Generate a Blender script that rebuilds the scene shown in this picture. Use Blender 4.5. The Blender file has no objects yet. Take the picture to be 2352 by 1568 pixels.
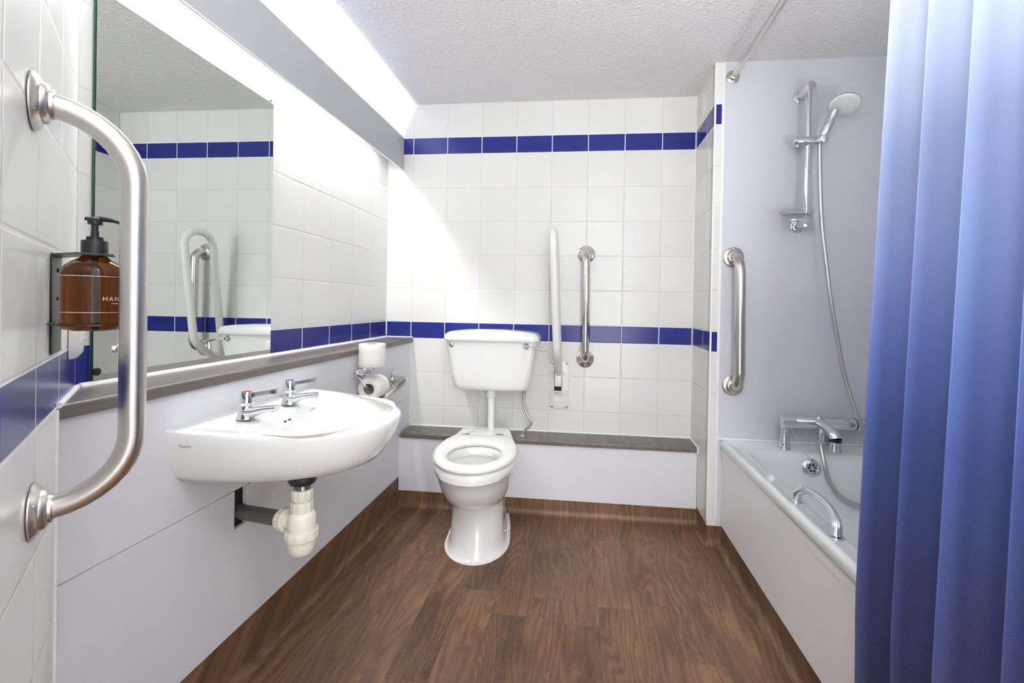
import bpy, bmesh, math, random
from mathutils import Vector, Matrix
from mathutils.bvhtree import BVHTree
random.seed(7)
PI = math.pi
sc = bpy.context.scene
COL = sc.collection

# ------------------------------------------------------------------ camera
cam_d = bpy.data.cameras.new('camera')
cam = bpy.data.objects.new('camera', cam_d)
COL.objects.link(cam)
cam_r = Vector((0.99409746, 0.10697682, 0.01806078))
cam_u = Vector((-0.01865258, 0.00453399, 0.99981575))
cam_f = Vector((-0.10687522, 0.99425118, -0.00650262))
mw = Matrix((cam_r, cam_u, -cam_f)).transposed().to_4x4()
mw.translation = Vector((1.1173, -2.5327, 1.1089))
cam.matrix_world = mw
cam_d.sensor_fit = 'HORIZONTAL'
cam_d.sensor_width = 36.0
cam_d.lens = 1040.91 / 2352 * 36
cam_d.shift_x = (1176 - 1219.76) / 2352
cam_d.shift_y = (706.38 - 784) / 2352
cam_d.clip_start = 0.01
sc.camera = cam

# ------------------------------------------------------------------ world, lamps, exposure
w = bpy.data.worlds.new('world')
sc.world = w
w.use_nodes = True
w.node_tree.nodes['Background'].inputs[0].default_value = (0.96, 0.98, 1.0, 1)
w.node_tree.nodes['Background'].inputs[1].default_value = 6.5
sc.view_settings.view_transform = 'Standard'
sc.view_settings.look = 'None'
sc.view_settings.gamma = 1.0
sc.view_settings.use_curve_mapping = False
sc.view_settings.exposure = 0.67
TUBE_POWER = 112.0      # emission strength of the fluorescent tube behind the pelmet
UP_POWER = 17.0
UP2_POWER = 4.0
CEIL_POWER = 2.0      # watts of the added fill lamp on the ceiling, out of view
def area_lamp(name, loc, aim, size, power, col=(0.97, 0.985, 1.0)):
    la = bpy.data.lights.new(name, 'AREA')
    la.shape = 'DISK'; la.size = size; la.energy = power; la.color = col
    lo = bpy.data.objects.new(name, la)
    lo.location = loc
    lo.rotation_euler = (Vector(aim) - Vector(loc)).to_track_quat('-Z', 'Y').to_euler()
    COL.objects.link(lo)
area_lamp('added_ceiling_fill', (1.35, -2.25, 2.17), (1.35, -2.25, 0), 0.34, CEIL_POWER)  # added fill light, out of view above the camera
# unseen fill lamps, added to imitate flash bounced off the white ceiling
area_lamp('bounce_fill_light', (1.22, -2.42, 1.45), (1.22, -2.42, 2.9), 0.30, UP_POWER)
area_lamp('bounce_fill_light', (2.2, -1.75, 1.20), (2.18, -1.6, 2.9), 0.30, UP2_POWER)
sc.cycles.use_denoising = True
sc.cycles.use_adaptive_sampling = True
sc.cycles.adaptive_threshold = 0.02
sc.cycles.max_bounces = 9
sc.cycles.diffuse_bounces = 5
sc.cycles.glossy_bounces = 5
sc.cycles.transmission_bounces = 8
sc.cycles.caustics_reflective = False
sc.cycles.caustics_refractive = False
sc.cycles.sample_clamp_indirect = 8.0

# ------------------------------------------------------------------ dimensions (metres)
PH = 0.2            # tile pitch along a wall
PV = 0.1923         # tile pitch up a wall
Z1B, Z1T = 0.9038, 1.0      # lower blue course
Z2B, Z2T = 1.9615, 2.0577   # upper blue course
CEIL = 2.25
XR = 1.7259         # right end of the back wall
YS = -0.3404        # plane of the wall at the bath's tap end
XS = 1.765          # where the smooth bath wall begins
SPLAY = 1.6357      # left wall length before the splayed wall
PHI = 0.7819
SD = Vector((math.cos(PHI), -math.sin(PHI), 0))
SN = Vector((math.sin(PHI), math.cos(PHI), 0))
SO = Vector((0, -SPLAY, 0))
SLEN = 1.42
XE = 2.5            # far side of the bath
YB = -3.35          # wall behind the camera
BX = 0.15           # face of the low boxing under the ledge
BY = -0.155         # face of the low boxing under the bench

# ------------------------------------------------------------------ materials
MATS = {}
def lin(r, g, b):
    def f(c):
        c /= 255.0
        return c / 12.92 if c <= 0.04045 else ((c + 0.055) / 1.055) ** 2.4
    return (f(r), f(g), f(b), 1)
class NT:
    def __init__(s, name):
        s.m = bpy.data.materials.new(name)
        s.m.use_nodes = True
        s.t = s.m.node_tree
        s.b = s.t.nodes['Principled BSDF']
        s.out = s.t.nodes['Material Output']
    def n(s, typ, **kw):
        x = s.t.nodes.new(typ)
        for k, v in kw.items():
            setattr(x, k, v)
        return x
    def l(s, a, b):
        s.t.links.new(a, b)
    def val(s, sock, v):
        if isinstance(v, (int, float)):
            sock.default_value = v
        elif isinstance(v, tuple):
            sock.default_value = v
        else:
            s.l(v, sock)
    def math(s, op, a, b=None, c=None, clamp=False):
        x = s.n('ShaderNodeMath', operation=op)
        x.use_clamp = clamp
        s.val(x.inputs[0], a)
        if b is not None: s.val(x.inputs[1], b)
        if c is not None: s.val(x.inputs[2], c)
        return x.outputs[0]
    def mix(s, f, a, b):
        x = s.n('ShaderNodeMix', data_type='RGBA')
        s.val(x.inputs[0], f); s.val(x.inputs[6], a); s.val(x.inputs[7], b)
        return x.outputs[2]
    def noise(s, vec, scale, detail=2.0, rough=0.5, dist=0.0):
        x = s.n('ShaderNodeTexNoise')
        x.inputs['Scale'].default_value = scale
        x.inputs['Detail'].default_value = detail
        x.inputs['Roughness'].default_value = rough
        x.inputs['Distortion'].default_value = dist
        if vec is not None: s.l(vec, x.inputs['Vector'])
        return x.outputs[0]
    def ramp(s, f, stops):
        x = s.n('ShaderNodeValToRGB')
        e = x.color_ramp.elements
        while len(e) < len(stops): e.new(0.5)
        for i, (p, c) in enumerate(stops):
            e[i].position = p; e[i].color = c
        s.l(f, x.inputs[0])
        return x.outputs[0]
    def bump(s, h, strength, dist):
        x = s.n('ShaderNodeBump')
        x.inputs['Strength'].default_value = strength
        x.inputs['Distance'].default_value = dist
        s.l(h, x.inputs['Height'])
        s.l(x.outputs[0], s.b.inputs['Normal'])
    def pos(s):
        return s.n('ShaderNodeNewGeometry').outputs['Position']
def simple(name, col, rough=0.5, metal=0.0, coat=0.0, bump=None, spec=0.5, emit=None, vary=0.0):
    if name in MATS: return MATS[name]
    t = NT(name)
    t.b.inputs['Roughness'].default_value = rough
    t.b.inputs['Metallic'].default_value = metal
    t.b.inputs['Coat Weight'].default_value = coat
    t.b.inputs['Coat Roughness'].default_value = 0.05
    t.b.inputs['Specular IOR Level'].default_value = spec
    tc = t.n('ShaderNodeTexCoord').outputs['Object']
    nz = t.noise(tc, 9.0, 3.0)
    a = tuple(c * (1 - vary) for c in col[:3]) + (1,)
    t.l(t.mix(nz, a, col), t.b.inputs['Base Color'])
    if bump:
        t.bump(t.noise(tc, bump[0], 3.0), bump[1], bump[2])
    if emit:
        t.b.inputs['Emission Color'].default_value = col
        t.b.inputs['Emission Strength'].default_value = emit
    MATS[name] = t.m
    return t.m

def tile_material():
    t = NT('glazed_tiles')
    uv = t.n('ShaderNodeUVMap').outputs[0]
    sep = t.n('ShaderNodeSeparateXYZ'); t.l(uv, sep.inputs[0])
    u, v = sep.outputs[0], sep.outputs[1]
    up = t.math('DIVIDE', u, PH)
    du = t.math('MULTIPLY', t.math('ABSOLUTE', t.math('SUBTRACT', up, t.math('ROUND', up))), PH)
    s1 = t.math('GREATER_THAN', v, (Z1B + Z1T) / 2)
    s2 = t.math('GREATER_THAN', v, (Z2B + Z2T) / 2)
    base = t.math('ADD', Z1B, t.math('ADD', t.math('MULTIPLY', s1, Z1T - Z1B), t.math('MULTIPLY', s2, Z2T - Z1T)))
    wv = t.math('DIVIDE', t.math('SUBTRACT', v, base), PV)
    dv = t.math('MULTIPLY', t.math('ABSOLUTE', t.math('SUBTRACT', wv, t.math('ROUND', wv))), PV)
    d = t.math('MINIMUM', du, dv)
    def band(a, b):
        return t.math('MULTIPLY', t.math('GREATER_THAN', v, a), t.math('LESS_THAN', v, b))
    blue = t.math('ADD', band(Z1B, Z1T), band(Z2B, Z2T))
    mr = t.n('ShaderNodeMapRange'); mr.interpolation_type = 'SMOOTHSTEP'
    t.l(d, mr.inputs[0]); mr.inputs[1].default_value = 0.0015; mr.inputs[2].default_value = 0.0026
    tilemask = mr.outputs[0]
    cell = t.n('ShaderNodeCombineXYZ')
    t.l(t.math('FLOOR', up), cell.inputs[0]); t.l(t.math('FLOOR', wv), cell.inputs[1]); t.l(t.math('ADD', s1, s2), cell.inputs[2])
    wn = t.n('ShaderNodeTexWhiteNoise'); t.l(cell.outputs[0], wn.inputs[0])
    rnd = wn.outputs[0]
    white = t.mix(rnd, lin(222, 222, 219), lin(227, 227, 224))
    blu = t.mix(rnd, lin(38, 45, 122), lin(42, 50, 130))
    col = t.mix(blue, white, blu)
    gn = t.noise(uv, 14.0, 3.0)
    grout = t.mix(gn, lin(200, 197, 184), lin(226, 224, 216))
    nearblue = t.math('MINIMUM', t.math('ADD', band(Z1B - 0.004, Z1T + 0.004), band(Z2B - 0.004, Z2T + 0.004)), 1.0)
    grout = t.mix(nearblue, grout, lin(236, 236, 232))
    t.l(t.mix(tilemask, grout, col), t.b.inputs['Base Color'])
    t.l(t.math('SUBTRACT', 0.75, t.math('MULTIPLY', tilemask, 0.53)), t.b.inputs['Roughness'])
    t.b.inputs['Specular IOR Level'].default_value = 0.30
    # every tile sits at a very slightly different angle, with pillowed edges
    fu = t.math('SUBTRACT', up, t.math('FLOOR', up)); fv = t.math('SUBTRACT', wv, t.math('FLOOR', wv))
    sr = t.n('ShaderNodeSeparateColor'); t.l(wn.outputs[1], sr.inputs[0])
    tilt = t.math('ADD', t.math('MULTIPLY', fu, t.math('SUBTRACT', sr.outputs[0], 0.5)), t.math('MULTIPLY', fv, t.math('SUBTRACT', sr.outputs[1], 0.5)))
    mr2 = t.n('ShaderNodeMapRange'); mr2.interpolation_type = 'SMOOTHSTEP'
    t.l(d, mr2.inputs[0]); mr2.inputs[1].default_value = 0.0008; mr2.inputs[2].default_value = 0.0055
    h = t.math('ADD', t.math('MULTIPLY', mr2.outputs[0], 1.0), t.math('MULTIPLY', t.math('MULTIPLY', tilt, tilemask), 0.9))
    h = t.math('ADD', h, t.math('MULTIPLY', t.noise(uv, 22.0, 1.0), 0.10))
    t.bump(h, 0.55, 0.0012)
    return t.m

def floor_material():
    t = NT('wood_plank_vinyl')
    p = t.pos()
    sep = t.n('ShaderNodeSeparateXYZ'); t.l(p, sep.inputs[0])
    X0 = t.math('SUBTRACT', sep.outputs[0], 0.053 - 1.28)
    W, L = 0.128, 0.92
    xi = t.math('DIVIDE', X0, W)
    fi = t.math('FLOOR', xi)
    fx = t.math('SUBTRACT', xi, fi)
    wn = t.n('ShaderNodeTexWhiteNoise', noise_dimensions='1D'); t.l(fi, wn.inputs[1])
    yy = t.math('ADD', t.math('SUBTRACT', sep.outputs[1], sep.outputs[2]), 10.0)
    yi = t.math('ADD', t.math('DIVIDE', yy, L), t.math('MULTIPLY', wn.outputs[0], 7.3))
    fj = t.math('FLOOR', yi)
    fy = t.math('SUBTRACT', yi, fj)
    cid = t.n('ShaderNodeCombineXYZ'); t.l(fi, cid.inputs[0]); t.l(fj, cid.inputs[1])
    w2 = t.n('ShaderNodeTexWhiteNoise'); t.l(cid.outputs[0], w2.inputs[0])
    r = w2.outputs[0]
    def gv(sy, off):
        g = t.n('ShaderNodeCombineXYZ')
        t.l(t.math('ADD', X0, t.math('MULTIPLY', r, off)), g.inputs[0])
        t.l(t.math('ADD', t.math('MULTIPLY', yy, sy), t.math('MULTIPLY', r, 31.0)), g.inputs[1])
        return g.outputs[0]
    warp = t.noise(gv(0.20, 9.0), 6.0, 2.0, 0.5, 0.4)
    fig = t.math('SINE', t.math('ADD', t.math('MULTIPLY', warp, 95.0), t.math('MULTIPLY', X0, 170.0)))
    fig = t.math('MULTIPLY_ADD', fig, 0.5, 0.5)
    fine = t.noise(gv(0.09, 3.0), 330.0, 3.0, 0.7)
    mid = t.noise(gv(0.12, 5.0), 55.0, 4.0, 0.65)
    blot = t.noise(gv(0.35, 9.0), 5.0, 4.0, 0.6)
    figm = t.math('MULTIPLY', fig, t.math('MULTIPLY_ADD', blot, 0.34, -0.02))
    k = t.math('ADD', figm, t.math('MULTIPLY', mid, 0.36))
    k = t.math('ADD', k, t.math('MULTIPLY', fine, 0.52))
    k = t.math('ADD', k, t.math('MULTIPLY', t.math('SUBTRACT', r, 0.5), 0.16))
    k = t.math('ADD', k, t.math('MULTIPLY', t.math('SUBTRACT', blot, 0.5), 0.55))
    col = t.ramp(k, [(0.26, lin(74, 52, 37)), (0.43, lin(102, 74, 52)), (0.60, lin(124, 91, 65)), (0.80, lin(152, 117, 86))])
    grey = t.mix(t.math('MULTIPLY', w2.outputs[0], 0.20), col, lin(108, 94, 81))
    ex = t.math('MINIMUM', fx, t.math('SUBTRACT', 1.0, fx))
    ey = t.math('MULTIPLY', t.math('MINIMUM', fy, t.math('SUBTRACT', 1.0, fy)), L / W)
    e = t.math('LESS_THAN', t.math('MINIMUM', ex, ey), 0.006)
    t.l(t.mix(t.math('MULTIPLY', e, 0.35), grey, lin(58, 43, 36)), t.b.inputs['Base Color'])
    t.l(t.math('MULTIPLY_ADD', t.noise(p, 6.0, 3.0), 0.22, 0.30), t.b.inputs['Roughness'])
    t.b.inputs['Specular IOR Level'].default_value = 0.45
    t.bump(t.math('ADD', fine, t.math('MULTIPLY', t.noise(p, 900.0, 1.0), 0.5)), 0.25, 0.0006)
    return t.m

def wood_ledge_material():
    t = NT('grey_oak_laminate')
    tc = t.n('ShaderNodeTexCoord').outputs['Object']
    mp = t.n('ShaderNodeMapping'); t.l(tc, mp.inputs[0])
    mp.inputs['Scale'].default_value = (14.0, 1.0, 14.0)
    a = t.noise(mp.outputs[0], 3.0, 4.0, 0.6, 0.6)
    mp2 = t.n('ShaderNodeMapping'); t.l(tc, mp2.inputs[0])
    mp2.inputs['Scale'].default_value = (160.0, 5.0, 160.0)
    b = t.noise(mp2.outputs[0], 2.0, 3.0, 0.6)
    k = t.math('ADD', t.math('MULTIPLY', a, 0.65), t.math('MULTIPLY', b, 0.4))
    t.l(t.ramp(k, [(0.25, lin(82, 76, 72)), (0.5, lin(104, 97, 92)), (0.75, lin(128, 120, 113))]), t.b.inputs['Base Color'])
    t.b.inputs['Roughness'].default_value = 0.33
    t.bump(b, 0.15, 0.0005)
    return t.m

def ceiling_material():
    t = NT('textured_ceiling_paint')
    p = t.pos()
    vz = t.n('ShaderNodeTexVoronoi', feature='SMOOTH_F1')
    vz.inputs['Scale'].default_value = 95.0
    vz.inputs['Smoothness'].default_value = 0.6
    nz = t.n('ShaderNodeTexNoise'); nz.inputs['Scale'].default_value = 70.0; t.l(p, nz.inputs['Vector'])
    mx = t.n('ShaderNodeVectorMath', operation='MULTIPLY_ADD')
    t.l(nz.outputs[1], mx.inputs[0]); mx.inputs[1].default_value = (0.02, 0.02, 0.02); t.l(p, mx.inputs[2])
    t.l(mx.outputs[0], vz.inputs['Vector'])
    h = t.math('ADD', vz.outputs[0], t.math('MULTIPLY', t.noise(p, 120.0, 3.0), 0.6))
    t.b.inputs['Base Color'].default_value = lin(226, 225, 224)
    t.b.inputs['Roughness'].default_value = 0.7
    t.bump(h, 0.75, 0.004)
    return t.m

def curtain_material():
    t = NT('ombre_curtain_fabric')
    p = t.pos()
    sep = t.n('ShaderNodeSeparateXYZ'); t.l(p, sep.inputs[0])
    zz = t.math('ADD', sep.outputs[2], t.math('MULTIPLY', t.math('SUBTRACT', t.noise(p, 2.5, 2.0), 0.5), 0.06))
    k = t.math('DIVIDE', zz, 2.2)
    c = t.ramp(k, [(0.12, lin(17, 22, 74)), (0.28, lin(25, 38, 100)), (0.40, lin(42, 67, 132)), (0.47, lin(72, 96, 158)),
                   (0.56, lin(112, 132, 180)), (0.66, lin(138, 154, 190)), (0.76, lin(166, 176, 198)), (0.86, lin(188, 192, 202))])
    wv = t.n('ShaderNodeTexNoise'); wv.inputs['Scale'].default_value = 900.0; t.l(p, wv.inputs['Vector'])
    t.l(t.mix(t.math('MULTIPLY', wv.outputs[0], 0.10), c, lin(235, 238, 245)), t.b.inputs['Base Color'])
    t.b.inputs['Roughness'].default_value = 0.62
    t.b.inputs['Sheen Weight'].default_value = 0.03
    t.b.inputs['Specular IOR Level'].default_value = 0.25
    t.bump(wv.outputs[0], 0.12, 0.0004)
    return t.m

def metal_material(name, col, rough, scale=(1, 1, 1), amt=0.12):
    t = NT(name)
    tc = t.n('ShaderNodeTexCoord').outputs['Object']
    mp = t.n('ShaderNodeMapping'); t.l(tc, mp.inputs[0]); mp.inputs['Scale'].default_value = scale
    nz = t.noise(mp.outputs[0], 40.0, 3.0)
    t.l(t.mix(t.math('MULTIPLY', nz, 0.35), col, tuple(c * 0.75 for c in col[:3]) + (1,)), t.b.inputs['Base Color'])
    t.b.inputs['Metallic'].default_value = 1.0
    t.l(t.math('MULTIPLY_ADD', nz, amt, rough), t.b.inputs['Roughness'])
    return t.m

M_TILE = tile_material()
M_FLOOR = floor_material()
M_WOOD = wood_ledge_material()
M_CEIL = ceiling_material()
M_CURT = curtain_material()
M_STEEL = metal_material('satin_steel', (0.62, 0.59, 0.55, 1), 0.20, (1, 1, 30), 0.10)
M_CHROME = metal_material('chrome', (0.80, 0.80, 0.82, 1), 0.04, (1, 1, 1), 0.05)
M_PANEL = simple('lilac_grey_laminate', lin(222, 222, 226), 0.42, bump=(300.0, 0.04, 0.0005), vary=0.02)
M_BATHWALL = simple('grey_lilac_wall_board', lin(212, 212, 220), 0.38, bump=(350.0, 0.03, 0.0005), vary=0.02)
M_PELMET = simple('grey_painted_board', lin(186, 186, 191), 0.5, vary=0.03)
M_CERAMIC = simple('white_glazed_ceramic', lin(236, 236, 234), 0.09, coat=0.4, vary=0.01)
M_ACRYLIC = simple('white_bath_acrylic', lin(228, 232, 232), 0.16, vary=0.01)
M_BPANEL = simple('white_bath_panel_board', lin(238, 239, 242), 0.35, vary=0.02)
M_PLASTIC = simple('white_plastic', lin(232, 232, 228), 0.3, vary=0.02)
M_CREAM = simple('aged_white_plastic', lin(228, 225, 210), 0.35, vary=0.05)
M_SEAL = simple('white_sealant', lin(240, 240, 238), 0.45, vary=0.03)
M_BLACK = simple('black_powder_coat', lin(42, 43, 44), 0.38, vary=0.1)
M_BLKPL = simple('black_pump_plastic', lin(32, 32, 33), 0.42, vary=0.1)
M_DARK = simple('dark_void', lin(18, 17, 15), 0.8, vary=0.2)
M_GREYPIPE = simple('grey_waste_pipe', lin(84, 85, 82), 0.45, vary=0.08)
M_RED = simple('red_index', lin(226, 84, 62), 0.3)
M_BLUE = simple('blue_index', lin(70, 78, 190), 0.3)
M_PAPER = simple('tissue_paper', lin(240, 238, 232), 0.95, bump=(70.0, 0.6, 0.004), spec=0.1, vary=0.02)
M_CORE = simple('cardboard_core', lin(176, 164, 146), 0.9, vary=0.1)
M_PRINT = simple('white_print', lin(235, 235, 235), 0.5)
M_MARK = simple('grey_print', lin(70, 80, 86), 0.5)
M_TUBE = simple('lit_fluorescent_tube', (0.985, 0.99, 1.0, 1), 0.4, emit=TUBE_POWER)
M_DOME = simple('added_lamp_diffuser', (1.0, 0.965, 0.93, 1), 0.4, emit=2.5)  # glow for the added ceiling fill lamp
M_DOOR = simple('pale_wood_door', lin(170, 140, 104), 0.45, vary=0.12)
M_HOSE = metal_material('flexible_hose_chrome', (0.62, 0.62, 0.60, 1), 0.22, (1, 1, 60), 0.15)
M_PLUGRIM = simple('dark_hole', lin(10, 10, 10), 0.7)

def mirror_material():
    t = NT('mirror_silvering')
    p = t.pos()
    t.l(t.mix(t.noise(p, 3.0), (0.745, 0.775, 0.74, 1), (0.76, 0.785, 0.75, 1)), t.b.inputs['Base Color'])
    t.b.inputs['Metallic'].default_value = 1.0
    t.b.inputs['Roughness'].default_value = 0.0
    return t.m
M_MIRROR = mirror_material()
M_GLEDGE = simple('green_glass_edge', lin(40, 84, 70), 0.1, vary=0.3)
def amber():
    t = NT('amber_bottle')
    tc = t.n('ShaderNodeTexCoord').outputs['Object']
    t.l(t.mix(t.noise(tc, 4.0), (0.12, 0.030, 0.004, 1), (0.19, 0.055, 0.007, 1)), t.b.inputs['Base Color'])
    t.b.inputs['Roughness'].default_value = 0.06
    t.b.inputs['IOR'].default_value = 1.36
    t.b.inputs['Transmission Weight'].default_value = 0.86
    return t.m
M_AMBER = amber()
def clear():
    t = NT('clear_dish_plastic')
    tc = t.n('ShaderNodeTexCoord').outputs['Object']
    t.l(t.mix(t.noise(tc, 4.0), (0.9, 0.9, 0.88, 1), (0.97, 0.97, 0.96, 1)), t.b.inputs['Base Color'])
    t.b.inputs['Roughness'].default_value = 0.12
    t.b.inputs['IOR'].default_value = 1.12
    t.b.inputs['Transmission Weight'].default_value = 0.92
    return t.m
M_CLEAR = clear()
def water():
    t = NT('bowl_water')
    tc = t.n('ShaderNodeTexCoord').outputs['Object']
    t.l(t.mix(t.noise(tc, 4.0), (0.72, 0.74, 0.72, 1), (0.78, 0.79, 0.77, 1)), t.b.inputs['Base Color'])
    t.b.inputs['Roughness'].default_value = 0.02
    t.b.inputs['IOR'].default_value = 1.33
    return t.m
M_WATER = water()

# ------------------------------------------------------------------ mesh helpers
class MB:
    """collects shapes into one mesh"""
    def __init__(s): s.bm = bmesh.new()
    def box(s, a, b, bev=0.0, seg=2, mat=None):
        lo_, hi = Vector((min(a[0], b[0]), min(a[1], b[1]), min(a[2], b[2]))), Vector((max(a[0], b[0]), max(a[1], b[1]), max(a[2], b[2])))
        t = bmesh.new()
        bmesh.ops.create_cube(t, size=1.0)
        for v in t.verts:
            v.co = Vector((lo_[i] + (v.co[i] + 0.5) * (hi[i] - lo_[i]) for i in range(3)))
        if bev > 0:
            bmesh.ops.bevel(t, geom=t.edges[:], offset=bev, segments=seg, profile=0.5, affect='EDGES')
        s.add(t, mat)
        return s
    def add(s, t, mat=None):
        if mat is not None:
            bmesh.ops.transform(t, matrix=mat, verts=t.verts[:])
        me = bpy.data.meshes.new('tmp')
        t.to_mesh(me); t.free()
        s.bm.from_mesh(me)
        bpy.data.meshes.remove(me)
    def rings(s, rings, cap0=True, cap1=True, closed=True, loop=False):
        bm = s.bm
        R = [[bm.verts.new(p) for p in r] for r in rings]
        n = len(R[0])
        pairs = list(zip(R, R[1:]))
        if loop: pairs.append((R[-1], R[0]))
        for a, b in pairs:
            for i in range(n if closed else n - 1):
                j = (i + 1) % n
                try: bm.faces.new((a[i], a[j], b[j], b[i]))
                except ValueError: pass
        if cap0 and not loop: bm.faces.new(R[0][::-1])
        if cap1 and not loop: bm.faces.new(R[-1])
        return s
    def lathe(s, prof, origin=(0, 0, 0), axis=(0, 0, 1), n=32, cap0=True, cap1=True):
        ax = Vector(axis).normalized()
        e1 = ax.orthogonal().normalized()
        e2 = ax.cross(e1)
        o = Vector(origin)
        rs = []
        for r, h in prof:
            r = max(r, 1e-5)
            rs.append([o + ax * h + (e1 * math.cos(2 * PI * i / n) + e2 * math.sin(2 * PI * i / n)) * r for i in range(n)])
        return s.rings(rs, cap0, cap1)
    def cyl(s, a, b, r, n=24, r2=None, bev=0.0):
        a, b = Vector(a), Vector(b)
        d = b - a; L = d.length
        r2 = r if r2 is None else r2
        if bev > 0:
            prof = [(r - bev, 0), (r - bev * 0.3, bev * 0.3), (r, bev), (r2, L - bev), (r2 - bev * 0.3, L - bev * 0.3), (r2 - bev, L)]
        else:
            prof = [(r, 0), (r2, L)]
        return s.lathe(prof, a, d, n)
    def tube(s, pts, r, n=16, cap=True, radii=None):
        pts = [Vector(p) for p in pts]
        T = []
        for i in range(len(pts)):
            a = pts[max(i - 1, 0)]; b = pts[min(i + 1, len(pts) - 1)]
            T.append((b - a).normalized())
        e1 = T[0].orthogonal().normalized()
        rs = []
        for i, p in enumerate(pts):
            e1 = (e1 - T[i] * e1.dot(T[i])).normalized()
            e2 = T[i].cross(e1)
            rr = radii[i] if radii else r
            rs.append([p + (e1 * math.cos(2 * PI * k / n) + e2 * math.sin(2 * PI * k / n)) * rr for k in range(n)])
        return s.rings(rs, cap, cap)
    def prism(s, poly, z0, z1, bev=0.0):
        t = bmesh.new()
        vs = [t.verts.new((p[0], p[1], z0)) for p in poly]
        f = t.faces.new(vs)
        r = bmesh.ops.extrude_face_region(t, geom=[f])
        for v in r['geom']:
            if isinstance(v, bmesh.types.BMVert): v.co.z = z1
        bmesh.ops.recalc_face_normals(t, faces=t.faces[:])
        if bev: bmesh.ops.bevel(t, geom=t.edges[:], offset=bev, segments=3, profile=0.5, affect='EDGES')
        s.add(t)
        return s
    def disc(s, c, r, axis=(0, 0, 1), n=24):
        ax = Vector(axis).normalized(); e1 = ax.orthogonal().normalized(); e2 = ax.cross(e1)
        s.bm.faces.new([s.bm.verts.new(Vector(c) + (e1 * math.cos(2 * PI * i / n) + e2 * math.sin(2 * PI * i / n)) * r) for i in range(n)])
        return s
    def sphere(s, c, r, sx=1, sy=1, sz=1, n=16):
        t = bmesh.new()
        bmesh.ops.create_uvsphere(t, u_segments=n, v_segments=n // 2 + 2, radius=r)
        s.add(t, Matrix.Translation(Vector(c)) @ Matrix.Diagonal((sx, sy, sz, 1)))
        return s
    def build(s, name, mat, parent=None, ang=40, loc=None, recalc=True):
        if recalc: bmesh.ops.recalc_face_normals(s.bm, faces=s.bm.faces[:])
        me = bpy.data.meshes.new(name)
        s.bm.to_mesh(me); s.bm.free()
        for p in me.polygons: p.use_smooth = True
        me.set_sharp_from_angle(angle=math.radians(ang))
        for m in (mat if isinstance(mat, (list, tuple)) else [mat]): me.materials.append(m)
        o = bpy.data.objects.new(name, me)
        COL.objects.link(o)
        if parent is not None:
            o.parent = parent
            me.transform(Matrix.Translation(parent_base(parent)).inverted())
            if len(OFFS.get(parent.name, ())): pass
        elif loc is not None:
            me.transform(Matrix.Translation(Vector(loc)).inverted())
            o.location = loc
        BASE[o.name] = parent_base(parent) if parent is not None else (Vector(loc) if loc is not None else Vector((0, 0, 0)))
        return o
OFFS = {}
BASE = {}
def parent_base(p): return BASE.get(p.name, Vector((0, 0, 0)))
def tag(o, label=None, cat=None, group=None, kind=None):
    if label: o['label'] = label
    if cat: o['category'] = cat
    if group: o['group'] = group
    if kind: o['kind'] = kind
    return o
def thing(name, loc, label, cat, group=None):
    o = bpy.data.objects.new(name, None)
    o.empty_display_size = 0.05
    COL.objects.link(o)
    o.location = loc
    BASE[o.name] = Vector(loc)
    return tag(o, label, cat, group)
def fillet(pts, r, seg=8):
    """polyline with rounded corners"""
    P = [Vector(p) for p in pts]
    out = [P[0]]
    rr = r if isinstance(r, (list, tuple)) else [r] * len(P)
    for i in range(1, len(P) - 1):
        a, b, c = P[i - 1], P[i], P[i + 1]
        d1, d2 = (a - b).normalized(), (c - b).normalized()
        ang = d1.angle(d2)
        cut = min(rr[i] / math.tan(ang / 2), (a - b).length * (0.97 if i == 1 else 0.49), (c - b).length * (0.97 if i == len(P) - 2 else 0.49))
        p1, p2 = b + d1 * cut, b + d2 * cut
        for k in range(seg + 1):
            t = k / seg
            # arc approximated by a rational quadratic
            wgt = math.sin(ang / 2)
            num = p1 * (1 - t) ** 2 + b * 2 * wgt * t * (1 - t) + p2 * t * t
            den = (1 - t) ** 2 + 2 * wgt * t * (1 - t) + t * t
            out.append(num / den)
    out.append(P[-1])
    return out
def smooth(pts, sub=8):
    P = [Vector(p) for p in pts]
    P = [P[0] * 2 - P[1]] + P + [P[-1] * 2 - P[-2]]
    out = []
    for i in range(1, len(P) - 2):
        for k in range(sub):
            t = k / sub
            out.append(0.5 * ((2 * P[i]) + (P[i + 1] - P[i - 1]) * t + (2 * P[i - 1] - 5 * P[i] + 4 * P[i + 1] - P[i + 2]) * t * t + (3 * P[i] - P[i - 1] - 3 * P[i + 1] + P[i + 2]) * t ** 3))
    out.append(P[-2])
    return out
def rrect(cx, cy, hx, hy, r, z, n=6):
    out = []
    for qx, qy, a0 in ((1, 1, 0), (-1, 1, PI / 2), (-1, -1, PI), (1, -1, 3 * PI / 2)):
        for k in range(n + 1):
            a = a0 + PI / 2 * k / n
            out.append(Vector((cx + qx * (hx - r) + r * math.cos(a), cy + qy * (hy - r) + r * math.sin(a), z)))
    return out
def sp(along, off, z): return SO + SD * along + SN * off + Vector((0, 0, z))
def frame_from(o, x, y, z): # local axes -> world
    m = Matrix((Vector(x), Vector(y), Vector(z))).transposed().to_4x4(); m.translation = Vector(o); return m

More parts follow.
